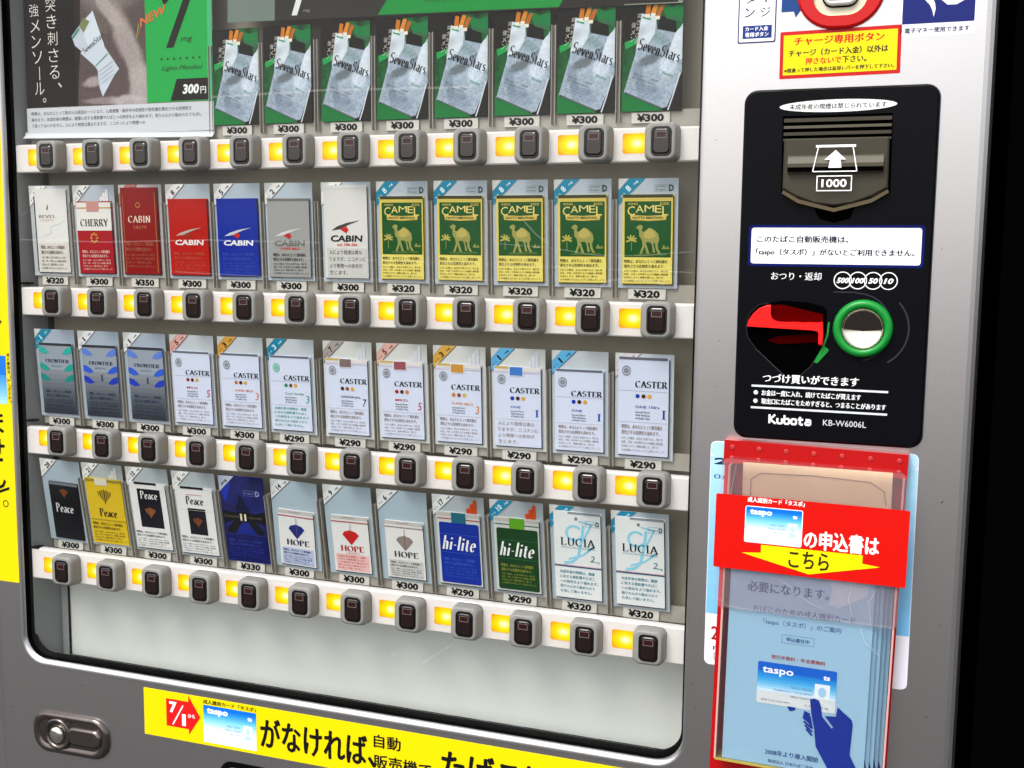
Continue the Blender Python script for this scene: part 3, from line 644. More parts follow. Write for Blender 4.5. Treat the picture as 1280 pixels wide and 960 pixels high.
p.txt('たばこは買えません。', 456, -466, 270, 34, '101010', .05)
done(p)

# yellow banner up the west edge of the door
p = sheet('yellow_side_banner', -98, -60.2, -322, 380, D, 'e0cc00', 'tall yellow banner running up beside the window edge with upright writing', 'banner', 2)
p.rect(-98, -119, -67.6, -65.2, '1b6fd0', 1); p.rect(-98, -119, -76, -65.2, '8cc8ee', 2) if False else None
for i in range(8): p.rect(-98, -119 + i * 4, -67.6, -115 + i * 4, '%02x%02x%02x' % (int(60 + 14 * (7 - i)), int(140 + 10 * (7 - i)), 225), 1)
for i, ch in enumerate('成人識別カード「タスポ」'):
    if ch in 'ー「」': p.txt(ch, -61.8, -62 - i * 4.75 - 4, 3.4, None if ch == 'ー' else 2.6, '181818', .02, rot=90)
    else: p.txt(ch, -66, -62 - i * 4.75 - 4, 3.9, 3.8, '181818', .02)
for i, ch in enumerate('ません'): p.txt(ch, -101, -153 - i * 31, 27, 25, '101010', .05)
p.ring(-76, -232, 4.0, 1.0, '181818'); p.stroke([(-90, -221), (-70, -214)], 3, '101010')
for i, ch in enumerate('スポ'): p.txt(ch, -98, -30 + i * 32, 27, 25, '101010', .05)
for i in range(6): p.txt('成年識別カ'[i % 5], -98, 60 + i * 32, 27, 26, '101010', .05) if i > 8 else None
done(p)

# ================================================================== SAMPLE CARDS
CW = 54.0
def card_base(H, c='b9c6d4', c2='c9d2da'):
    """the card itself: origin at its lower edge middle, facing -Y"""
    p = Print(-.5); p.b.box(-CW / 2, CW / 2, -.5, 0, 0, H, ink(c)); p.A = (1, 0, 0, 1, -CW / 2, 0); p.clipbox = (-CW / 2, 0, CW / 2, H)
    p.rect(0, H * .3, CW, H, c, 0)
    p.H = H
    return p
def ribbon(p, mg, c='f0f0ee', tc='202020', line=True, edge='303030'):
    H = p.H
    p.poly([(0, H), (12, H), (0, H - 11)], 'd8dad8', 3)
    p.poly([(9, H), (24, H), (0, H - 23), (0, H - 10)], c, 3)
    if line: p.stroke([(24, H), (0, H - 23)], .55, edge, 4); p.stroke([(10, H), (0, H - 10)], .3, 'b8b8b8', 4)
    p.txt(str(mg), 9.6, H - 12.0, sum(1.9 if k == '1' else 3.7 for k in str(mg)), 5.8, tc, .03, rot=44, layer=4)
    p.txt('mg', 13.6 + 1.4 * len(str(mg)), H - 7.2 + len(str(mg)), 4.6, 2.0, tc, .02, rot=44, layer=4); p.txt('タール', 2.6, H - 17.0, 5.6, 1.9, tc, .02, rot=44, layer=4)
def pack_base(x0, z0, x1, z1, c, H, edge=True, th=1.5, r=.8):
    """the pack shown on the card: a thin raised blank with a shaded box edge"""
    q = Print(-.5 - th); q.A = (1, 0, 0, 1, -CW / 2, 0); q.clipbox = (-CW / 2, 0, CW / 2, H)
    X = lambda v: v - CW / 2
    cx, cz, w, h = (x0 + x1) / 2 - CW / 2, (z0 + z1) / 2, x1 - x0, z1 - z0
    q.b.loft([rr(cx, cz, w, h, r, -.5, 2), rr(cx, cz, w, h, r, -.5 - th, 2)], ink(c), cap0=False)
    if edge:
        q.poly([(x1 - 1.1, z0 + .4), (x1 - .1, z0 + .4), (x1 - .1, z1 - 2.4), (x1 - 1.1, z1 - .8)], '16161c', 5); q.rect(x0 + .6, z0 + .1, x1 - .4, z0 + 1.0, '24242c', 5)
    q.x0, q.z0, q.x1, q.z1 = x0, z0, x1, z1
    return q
def U(q, u, v): return (q.x0 + u * (q.x1 - q.x0), q.z0 + v * (q.z1 - q.z0))
def qrect(q, u0, v0, u1, v1, c, l=1): a = U(q, u0, v0); b_ = U(q, u1, v1); q.rect(a[0], a[1], b_[0], b_[1], c, l)
def qtxt(q, t, u0, v0, u1, v1, c, bold=.02, shear=0, l=2):
    a = U(q, u0, v0); b_ = U(q, u1, v1); q.txt(t, a[0], a[1], b_[0] - a[0], b_[1] - a[1], c, bold, shear, l)
def qser(q, t, u0, v0, u1, v1, c, heavy=.17, shear=0, l=2):
    a = U(q, u0, v0); b_ = U(q, u1, v1); q.ser(t, a[0], a[1], b_[0] - a[0], b_[1] - a[1], c, heavy, shear, l)
def qwarn(q, u0, u1, vt, vb, c, kind=0):
    a = U(q, u0, vb); b_ = U(q, u1, vt); warn(q, a[0], b_[0], b_[1], a[1], c, kind)
def qpoly(q, pts, c, l=1): q.poly([U(q, *t) for t in pts], c, l)

def sticks(q, x, z, s=1, c='f0f0f2', tip=None):          # cigarettes standing out of an opened soft pack
    for i, (dx, h) in enumerate(((0, 6), (3.6, 11), (7.2, 16))):
        q.b.loft([rr(x + dx + 1.7 - CW / 2, z + h * s / 2, 3.4, h * s, 1.2, -.5, 2), rr(x + dx + 1.7 - CW / 2, z + h * s / 2, 3.4, h * s, 1.2, -1.6 + .12 * i, 2)], ink(c), cap0=False)
        if tip: q.rect(x + dx, z + h * s - 5, x + dx + 3.4, z + h * s - 4.2, tip, 1)

def A_bevel(H):
    p = card_base(H, 'c4c9cc'); ribbon(p, 7)
    q = pack_base(8, 3, 52, H - 3, 'e6e6e2', H)
    q.poly([(8, 4), (8, H - 10), (6.6, H - 12), (6.6, 5)], '202024', 1)
    qser(q, 'BEVEL', .1, .655, .62, .69, '5a3038', .1); qser(q, 'LIGHTS', .12, .615, .55, .64, 'd09a8c', .08)
    qpoly(q, [(.36, .79), (.40, .82), (.38, .74), (.34, .76)], '7a2a2c'); q.stroke([U(q, .25, .44), U(q, .45, .48), U(q, .42, .55), U(q, .7, .58), U(q, .85, .62)], .5, 'b4bcc8')
    qrect(q, .03, .01, .93, .36, 'dcd8d0'); qwarn(q, .1, .88, .33, .04, '6a6058')
    return p, q
def A_cherry(H):
    p = card_base(H, 'b8c4cc'); ribbon(p, 12)
    q = pack_base(4, 3, 51, H - 17, 'a81420', H); sticks(q, 36, H - 17, .8)
    qrect(q, 0, .60, 1, .985, 'e8e6e0'); qrect(q, 0, .9, 1, .92, 'c8a070', 2); qrect(q, .3, .86, .64, 1, 'c89088', 3)
    qser(q, 'CHERRY', .1, .655, .88, .76, '1c1418', .2)
    for a in range(0, 360, 45): q.ell(U(q, .46, .5)[0] + 4 * math.cos(math.radians(a)), U(q, .46, .5)[1] + 4.4 * math.sin(math.radians(a)), 1.6, 1.3, 'c88a3c', 1, 8)
    qwarn(q, .1, .92, .33, .05, 'e0b8b0')
    return p, q
def A_cabin_dark(H):
    p = card_base(H, 'b8b8ba'); ribbon(p, 8, 'b87870', '401010')
    q = pack_base(3, 3, 50, H - 3, '8c1010', H)
    q.stroke([U(q, .06, .03), U(q, .06, .93)], .4, 'c88a40', 2); q.stroke([U(q, .92, .03), U(q, .92, .95)], .5, 'c88a40', 2)
    q.ring(*U(q, .46, .8), 3, 1, 'c07a3a', 2); qser(q, 'CABIN', .18, .6, .78, .68, 'f0d8c8', .16); qser(q, 'TASTY', .3, .53, .68, .565, 'd08a60', .08)
    qwarn(q, .08, .88, .38, .08, 'a85a40')
    return p, q
def swoosh(q, c, c2):
    qpoly(q, [(.16, .52), (.3, .565), (.5, .6), (.82, .63), (.62, .595), (.46, .56), (.36, .535)], c, 2); qpoly(q, [(.36, .535), (.5, .565), (.55, .53), (.5, .49)], c2, 3)
def A_cabin(H, c, sw, sw2, tc, mg, full=False, wk=None, sub=None, rim=None, wtop=.36, kind=0, rb='f0f0ee', g2=None):
    p = card_base(H, 'b6c4ce'); ribbon(p, mg, rb)
    q = pack_base(3, 3, 52, H - (3 if full else 15), c, H)
    qrect(q, .02, .965, .97, .99, rim or c, 2)
    swoosh(q, sw, sw2); qtxt(q, 'CABIN', .14, .40, .86, .47, tc, .035, .1)
    if sub: qtxt(q, sub, .28, .355, .74, .385, 'd83828', .02, .2)
    if g2: qrect(q, .05, .02, .95, .33, g2, 1)
    qwarn(q, .1, .92, .31, .04, wk or 'c05038', kind)
    return p, q
def A_camel(H):
    p = card_base(H, 'b4bfcc'); ribbon(p, 8, '0f86a8', 'd8f0f8', edge='0f86a8')
    p.frame(33, H - 12, 45, H - 5.5, .3, '88a8a0', 2); p.txt('LESS SMOKE', 34, H - 8.0, 9, 1.6, '3a7a68', 0, layer=2); p.txt('D-spec', 34, H - 11, 9, 1.8, '3a7a68', .02, layer=2); p.txt('D', 45.5, H - 11.5, 4.6, 6, '1c4c48', .05, layer=2)
    q = pack_base(4, 3, 51, H - 14, 'e2cc58', H)
    qrect(q, .01, .965, .97, 1, '3a3c1c', 2); qrect(q, .05, .945, .95, .955, 'e8cc6a', 2)
    qrect(q, .045, .31, .94, .925, '07501c', 1)
    qrect(q, .02, .02, .97, .305, 'eadb70', 1); gd = 'd8bc58'
    qtxt(q, 'KING', .12, .885, .3, .91, gd, .01); qtxt(q, 'SIZE', .72, .885, .9, .91, gd, .01)
    for i, (ch, w, dz) in enumerate(zip('CAMEL', (.16, .17, .2, .14, .13), (-.03, 0, .01, 0, -.03))):
        u0 = .1 + sum((.16, .17, .2, .14, .13)[:i]) * 1.0; qtxt(q, ch, u0, .80 + dz, u0 + w - .015, .88 + dz * .3, 'ead878', .0, 0)
    qpoly(q, [(.17, .72), (.5, .71), (.84, .72), (.86, .775), (.5, .765), (.15, .775)], gd, 2); qtxt(q, 'NUTTY MENTHOL', .2, .73, .8, .757, '1c4018', .03, 0, 3)
    body = [(.30, .655), (.35, .67), (.40, .65), (.38, .60), (.42, .585), (.47, .60), (.52, .635), (.58, .625), (.64, .60), (.70, .565), (.72, .50), (.69, .455), (.70, .40), (.76, .345), (.70, .35), (.655, .40), (.64, .46), (.60, .47), (.645, .36), (.60, .36), (.585, .44), (.55, .475), (.46, .475), (.50, .40), (.54, .34), (.48, .35), (.44, .43), (.38, .34), (.34, .345), (.40, .44), (.385, .50), (.335, .54), (.325, .61), (.27, .635)]
    qpoly(q, body, '9a9a50', 2); qpoly(q, [(.42, .585), (.52, .63), (.62, .60), (.66, .54), (.52, .51), (.42, .53)], 'bcae5c', 3)
    qrect(q, .175, .38, .19, .48, '8a8a40', 2)
    for a in (20, 60, 100, 140, 200, 340): x, z = U(q, .18, .50); q.stroke([(x, z), (x + 5 * math.cos(math.radians(a)), z + 4.4 * math.sin(math.radians(a)))], 1.5, 'b8b050', 2)
    qpoly(q, [(.76, .40), (.81, .45), (.86, .40)], '8c9048', 2); qpoly(q, [(.84, .40), (.88, .435), (.92, .40)], '8c9048', 2)
    q.ell(*U(q, .45, .335), 10, 1.2, '4c6a2c', 2); q.ell(*U(q, .75, .34), 6, 1, '4c6a2c', 2)
    qwarn(q, .04, .94, .28, .03, '4a4218')
    return p, q
def A_frontier(H, cols, teal=False, mg=1):
    p = card_base(H, 'a8b4c0'); p.rect(0, H * .8, CW, H, 'a8b6c4', 1)
    ribbon(p, mg, '0f86a8' if teal else 'e8ebea', 'c8ecf4' if teal else '181818', edge='0f86a8' if teal else '303030')
    q = pack_base(5, 4, 52, H - 15, '98a2ae', H)
    n = 10
    for i in range(n): v = int(142 - i * 10); qrect(q, .02, .62 - .62 * (i + 1) / n, .96, .62 - .62 * i / n + .002, '%02x%02x%02x' % (v - 6, v, v + 10), 1)
    qrect(q, .02, .965, .97, 1, '34343c', 2)
    for i, c in enumerate(cols):
        z = (.86, .62, .47)[i]; q_ = (.02, z)
        qpoly(q, [(.01, z + .10), (.12, z + .085), (.22, z + .05), (.30, z), (.16, z - .015), (.01, z + .015)], c, 2); qpoly(q, [(.96, z + .10), (.84, z + .08), (.74, z + .04), (.68, z - .01), (.82, z - .015), (.96, z + .015)], c, 2)
    qser(q, 'FRONTIER', .18, .725, .86, .775, '24304c', .2)
    qtxt(q, 'Menthol' if teal else 'BOX', .34, .665, .64, .69, '50708c', 0, .2)
    if not teal: qser(q, 'I', .48, .5, .56, .585, '24304c', .1)
    qwarn(q, .12, .92, .34, .05, '1c2c48')
    return p, q
def A_caster(H, mg, rb, rbt, num, nc, dots, name, soft=None, full=False, wk='9a8a86', crest='8a8e98', kind=0):
    p = card_base(H, 'c2cad0' if not soft else 'd2d4d0'); ribbon(p, mg, rb, rbt)
    q = pack_base(3, 3, 51, H - (3 if full else 17), 'd4dcf0', H)
    if soft:
        sticks(q, 37, H - 17, .95, 'dcdee6'); qrect(q, .02, .95, .97, 1, 'e6e0dc', 2); qrect(q, .02, .97, .4, 1, 'c8ae60', 3); qrect(q, .0, .925, .97, .932, 'd0b0b0', 3); qrect(q, .32, .885, .62, 1.0, 'f0f0f0', 4); qrect(q, .335, .892, .605, .995, soft, 5)
    else: qrect(q, .02, .972, .95, 1, '6c6c78', 2); qrect(q, .02, .66, .95, .665, 'b0b4c8', 2)
    dy = 0 if not full else .02
    q.ell(*U(q, .16, .84 + dy), 4.2, 4.8, crest, 2, 14); q.ring(*U(q, .16, .84 + dy), 3.2, .6, 'd0d6e6', 3)
    qser(q, 'CASTER', .33, .675 + dy, .95, .745 + dy, '14141c', .22)
    for i, c in enumerate(dots): q.ell(*U(q, .38 + .115 * i, .61), 2.0, 2.0, c, 2, 12)
    qtxt(q, name, .34, .49, .34 + min(.07 * len(name), .46), .518, nc, .01)
    for i in range(3): qtxt(q, ('Smooth Flavor', 'With Richness', 'of Vanilla Taste')[i], .34, .44 - i * .032, .62, .462 - i * .032, '50505c', .01)
    qser(q, 'I', .85, .39, .925, .48, nc, .1) if num == 1 else qtxt(q, str(num), .84, .385, .93, .485, nc, .0, .15)
    qrect(q, .02, .345, .95, .349, 'b8b4b8', 2)
    qwarn(q, .07, .92, .32, .04, wk, kind)
    return p, q
def wings(q, cx, cz, s, c, l=2):
    for sg in (-1, 1):
        for i in range(3): q.poly([(cx + sg * s * (.25 + .3 * i), cz + s * (.8 - i * .12)), (cx + sg * s * (.42 + .3 * i), cz + s * (.75 - i * .1)), (cx + sg * s * (.36 + .26 * i), cz - s * (.5 - i * .28)), (cx + sg * s * (.2 + .26 * i), cz - s * (.7 - i * .28))], c, l)
    q.poly([(cx - s * .12, cz + s * .6), (cx, cz + s), (cx + s * .14, cz + s * .6), (cx + s * .1, cz - s * .8), (cx, cz - s * 1.1), (cx - s * .1, cz - s * .8)], c, l)
def A_peace_black(H):
    p = card_base(H, 'a9bac4'); ribbon(p, 28)
    q = pack_base(9, 3, 49, H - 26, '0c0c14', H, edge=False); qrect(q, .0, .95, 1, 1, '70747c', 2)
    wings(q, *U(q, .5, .82), 5.6, '8a4a24'); qser(q, 'Peace', .16, .47, .76, .63, 'd8dade', .17)
    return p, q
def A_peace_yellow(H):
    p = card_base(H, 'aeb8ba'); ribbon(p, 21)
    q = pack_base(3, 3, 51, H - 17, 'd8b820', H, edge=False); sticks(q, 36, H - 17, .9, 'dcdcd8')
    qrect(q, .0, .95, 1, .99, '98843a', 2); qrect(q, .28, .9, .62, 1, 'd8d4c4', 3); wings(q, *U(q, .5, .74), 9, '6a5410')
    qser(q, 'Peace', .3, .42, .78, .55, '241c08', .2); qrect(q, .0, .36, 1, .375, 'a88c20', 2); qwarn(q, .05, .95, .33, .03, '5c4c10')
    return p, q
def A_peace_white(H, v):
    p = card_base(H, 'aeb8bc'); ribbon(p, 10 if v == 0 else 6)
    q = pack_base(3, 3, 51, H - 17, 'e4e4e4', H)
    qrect(q, .15, .975, .75, 1.01, '1c1414', 3)
    if v == 0:
        qrect(q, .2, .33, .82, .91, '14121e'); qser(q, 'Peace', .28, .76, .74, .88, 'e4e4e4', .17); wings(q, *U(q, .5, .56), 6.6, 'a0622c')
    else:
        qser(q, 'Peace', .26, .745, .72, .87, '1c1a20', .19); qrect(q, .28, .885, .7, .895, 'c08a70', 2); qrect(q, .28, .3, .74, .69, '14121e'); wings(q, *U(q, .51, .49), 6, '8a4a24'); qrect(q, .02, .66, .94, .664, 'c4c4c4', 2)
    qwarn(q, .03, .93, .27, .03, '50505a')
    return p, q
def A_blue_dark(H):
    p = card_base(H, '0e1a70')
    q = pack_base(1.5, 2, 52.5, H - 2, '0a1258', H, edge=False, th=.6)
    nv = mat('navy_cloud', (0.05, 0.10, 0.42), rough=.35, spec=.2, var=.8, vscale=45); dk = '04060f'
    q.rect(1.6, H * .32, 52.4, H - 2.1, nv, 1)
    q.poly([(1.6, H * .60), (14, H * .58), (27, H * .60), (40, H * .58), (52.4, H * .61), (52.4, H * .45), (40, H * .49), (27, H * .47), (14, H * .49), (1.6, H * .44)], dk, 2)
    q.poly([(14, H * .49), (24, H * .47), (14, H * .34), (5, H * .33), (4, H * .38)], dk, 2); q.poly([(30, H * .47), (40, H * .49), (49, H * .38), (46, H * .33), (40, H * .35)], dk, 2)
    q.poly([(23, H * .47), (31, H * .47), (40, H * .33), (14, H * .33)], '0c1f84', 2); q.poly([(1.6, H - 20), (1.6, H - 3), (16, H - 3), (6, H - 30)], '1430b4', 2); q.poly([(17, H * .6), (34, H * .6), (24, H * .8)], '070a30', 2)
    q.ser('I', 22, H * .49, 2.2, 8, 'e8dcc0', .3, 0, 4); q.ser('I', 27, H * .49, 2.2, 8, 'e8dcc0', .3, 0, 4); q.txt('PIANISSIMO', 3, H * .52, 18, 2.4, '6a5a3a', 0, layer=4); q.txt('PECHE', 33, H * .52, 15, 2.2, '6a5a3a', 0, layer=4)
    q.frame(29, H - 21, 42, H - 15, .3, '7080c0', 3); q.txt('D-spec', 30, H - 19.5, 11, 2.6, '8c9cdc', 0, layer=3); q.txt('D', 43.5, H - 21, 5, 6, '8c9cdc', .04, layer=3)
    warn(q, 5, 48, 26, 6, '24389c')
    q.poly([(0.2, H), (20, H), (0.2, H - 19)], 'b8c4d4', 3); q.stroke([(20, H), (0, H - 19)], .5, '202050', 4); q.txt('6mg', 5, H - 12, 9, 4, '202040', .02, rot=44, layer=4)
    return p, q
def A_hope(H, c, tc, mg, red=False):
    p = card_base(H, 'a9bbc6'); ribbon(p, mg, 'e4e8e8')
    q = pack_base(7, 3, 50, H - 32, 'e2e2e0', H)
    qrect(q, .0, .94, .97, 1, 'c4c0bc', 2); qrect(q, .0, .885, .97, .905, 'b05050' if c != '8a8078' else '9a8a84', 3); qtxt(q, 'SHORT', .3, .958, .62, .98, '605858', 0, 0, 3)
    fan = [(.5, .53)] + [(.5 + .23 * math.cos(math.radians(a)) * 1.0, .53 + .24 * math.sin(math.radians(a))) for a in range(28, 153, 12)]
    qpoly(q, [(.48, .5), (.27, .67), (.33, .725), (.48, .755), (.63, .725), (.71, .67), (.5, .5)], c, 2)
    q.stroke([U(q, .49, .53), U(q, .49, .86)], .5, '7a4a28', 3)
    qser(q, 'HOPE', .2, .375, .82, .48, tc, .22)
    if red: qser(q, 'LIGHTS', .34, .33, .7, .365, tc, .1)
    qrect(q, .05, .03, .92, .325, {'1c2c7c': 'b4c0dc', 'c81c1c': 'e8bcb8'}.get(c, 'c8c8c6'), 1); qwarn(q, .09, .9, .3, .04, tc, 2 if red else 0)
    return p, q
def A_hilite(H, c, tag, line, mg, blue):
    p = card_base(H, 'aab4ba'); ribbon(p, mg, 'e4e8e8' if blue else '1889ac', '101010' if blue else 'd8f0f8', edge='303030' if blue else '1889ac')
    q = pack_base(4, 3, 51, H - 17, 'ccd0cc', H)
    sticks(q, 36, H - 17, .9, 'd24a10'); qrect(q, .02, .95, .97, .99, 'c0b8b0', 2); qrect(q, .02, .905, .97, .918, line, 3); qrect(q, .34, .86, .66, 1.0, tag, 4)
    a = U(q, .05, .03); b_ = U(q, .94, .86); q.rrect(a[0], a[1], b_[0], b_[1], 2, c, 2)
    cc = '3a6ac0' if blue else '2c7848'
    qrect(q, .05, .70, .94, .704, cc, 3); qrect(q, .05, .45, .94, .454, cc, 3)
    qser(q, 'hi-lite', .1, .48, .86, .68, 'f2f4f4', .16, .28, 4)
    a = U(q, .12, .38); b_ = U(q, .88, .1); warn(q, a[0], b_[0], a[1], b_[1], '2c58b8' if blue else '8a8a28')
    return p, q
def A_lucia(H):
    p = card_base(H, 'b0bcc4'); ribbon(p, 5, '1889ac', 'd8f0f8', edge='1889ac')
    q = pack_base(4, 3, 51, H - 5, 'e6eaea', H)
    qrect(q, .3, .975, .97, 1, '9098a0', 2); q.ell(*U(q, .47, .925), 1.5, 1.8, '8a7a7c', 2, 8)
    lb = '8ed4ea'
    q.ring(*U(q, .42, .76), 8.5, 2.4, lb, 1, 20, 40, 330); q.stroke([U(q, .62, .86), U(q, .58, .7), U(q, .5, .5), U(q, .38, .43), U(q, .2, .41)], 2.8, lb, 1); q.stroke([U(q, .3, .46), U(q, .6, .52), U(q, .82, .62), U(q, .7, .58)], 2.0, lb, 1); q.stroke([U(q, .52, .9), U(q, .78, .87), U(q, .6, .68)], 1.8, lb, 1)
    qser(q, 'LUCIA', .14, .615, .86, .705, '1c2430', .14, 0, 3); qtxt(q, 'CITRUS FRESH MENTHOL', .14, .585, .86, .602, '5a8ca0', 0)
    qtxt(q, '2', .74, .45, .84, .52, '2c7a90', 0, .2); qtxt(q, 'mg', .84, .435, .94, .46, '2c7a90', 0)
    a = U(q, .66, .845); q.frame(a[0], a[1], a[0] + 13, a[1] + 6, .3, '4aa0b8', 3); q.txt('D-spec', a[0] + 1, a[1] + 1.8, 8.5, 2.2, '3a90a8', .01, layer=3); q.txt('D', a[0] + 10, a[1] + 1, 3.4, 4.4, '1c4c68', .04, layer=3)
    qrect(q, .0, .37, .97, .385, '1c5a78', 3); qrect(q, .0, .386, .97, .394, 'd89aa8', 3)
    qwarn(q, .1, .9, .33, .05, '2c8098', 2)
    return p, q
MOT = softprint('mottled_silver', 'a3b2c2', [(-3, 44, 12, 4.5, 22, '4c5252', .75), (-10, 24, 4, 7, 0, '586c80', .6), (6, 62, 10, 5, -30, '86a0a2', .8), (14, 38, 8, 9, 0, 'd2deec', .8), (-2, 16, 14, 7, -18, '8b9aae', .8), (16, 54, 7, 4, 30, '4c5c6c', .6), (-12, 34, 5, 8, 0, '78889a', .7), (8, 26, 8, 5, 10, 'aebccc', .6), (0, 52, 9, 3, -20, '66747c', .6)], .22, 420)
MOT2 = mat('mottled_silver_light', (0.86, 0.90, 0.94), rough=.45, spec=.15, var=.4, vscale=60)
MOTG = mat('mottled_green', (0.04, 0.40, 0.17), rough=.45, spec=.1, var=.9, vscale=50)
def A_seven(H):
    p = card_base(H, '14120f')
    q = pack_base(0.3, .3, CW - .3, H - .3, '171412', H, edge=False, th=.4)
    q.poly([(30, H - .3), (53.7, H - .3), (53.7, 58), (36, 62), (26, 80)], MOTG, 1); q.poly([(34, H - 2), (44, H - 6), (53.7, H - 4), (53.7, H - 16), (40, H - 20)], '0f7a3c', 1)
    q.poly([(.3, 58), (12, 62), (16, 50), (8, 20), (.3, 14)], MOTG, 1); q.poly([(2, 60), (15, 64), (12, 58), (3, 54)], '16a04c', 2)
    q.poly([(.3, .3), (38, .3), (20, 10), (2, 16), (.3, 18)], '0a7434', 1)
    q.poly([(44, .3), (53.7, .3), (53.7, 34), (46, 14)], '201c18', 1); q.stroke([(42, .5), (46, 12), (52, 32)], 1.2, 'd0d8e0', 3)
    q.poly([(17, H - 10), (30, H - 14), (31, H - 24), (48, H - 28), (53.6, H - 22), (53.6, 33), (41, 3.4), (36, 2.2), (2, 17), (12, 50)], MOT, 2)
    q.poly([(17, H - 10), (30, H - 14), (29, H - 28), (22, 56), (12.5, 54)], MOT2, 3)
    q.poly([(47, 66), (52, 71), (53.6, 74), (53.6, 44), (48, 40), (41, 50)], MOT2, 3)
    q.poly([(31, H - 24), (48, H - 28), (47, H - 15), (33, H - 13)], '15150f', 4); q.poly([(38, H - 12), (53, H - 16), (53, H - 20), (38, H - 15)], '2f6a44', 5)
    q.stroke([(18, H - 13.5), (25, H - 15.5)], 1.4, '2c9a6a', 4); q.stroke([(3, 17), (36, 2.6)], 1.2, '5c6068', 4)
    for i, (x, z, dx) in enumerate(((20, H - 11, 1), (25, H - 10.5, 3), (29, H - 13, 4))):
        q.poly([(x, z), (x + 4.4, z), (x + 4.4 + dx, z + 8.5), (x + dx + .6, z + 9.5)], ('d07818', 'e08c28', 'b8661a')[i], 4); q.poly([(x + .3, z - 3), (x + 4, z - 3), (x + 4.4, z), (x, z)], 'f0ead8', 5)
    q.ser('SevenStars', 13.5, 53.5, 39, 10.5, '14161c', .15, 0, 5, -19)
    q.A = (math.cos(-.33), .33, -.33, math.cos(-.33), -CW / 2 + 12, 38); warn(q, 0, 26, -4, -19, '66707c'); q.txt('Menthol', 24, 2, 11, 2.6, '3c9a74', .0, .2, 5); q.A = (1, 0, 0, 1, -CW / 2, 0)
    for i, ch in enumerate('突き刺さる'): q.txt(ch, 13 - i * .5, H - 14 - i * 5.4, 4, 4, 'c8c0b8', 0, .2, 4)
    for i, ch in enumerate('強メン'): q.txt(ch, 8 - i * .6, H - 22 - i * 6, 4, 4.6, 'c8c0b8', 0, .2, 4)
    return p, q

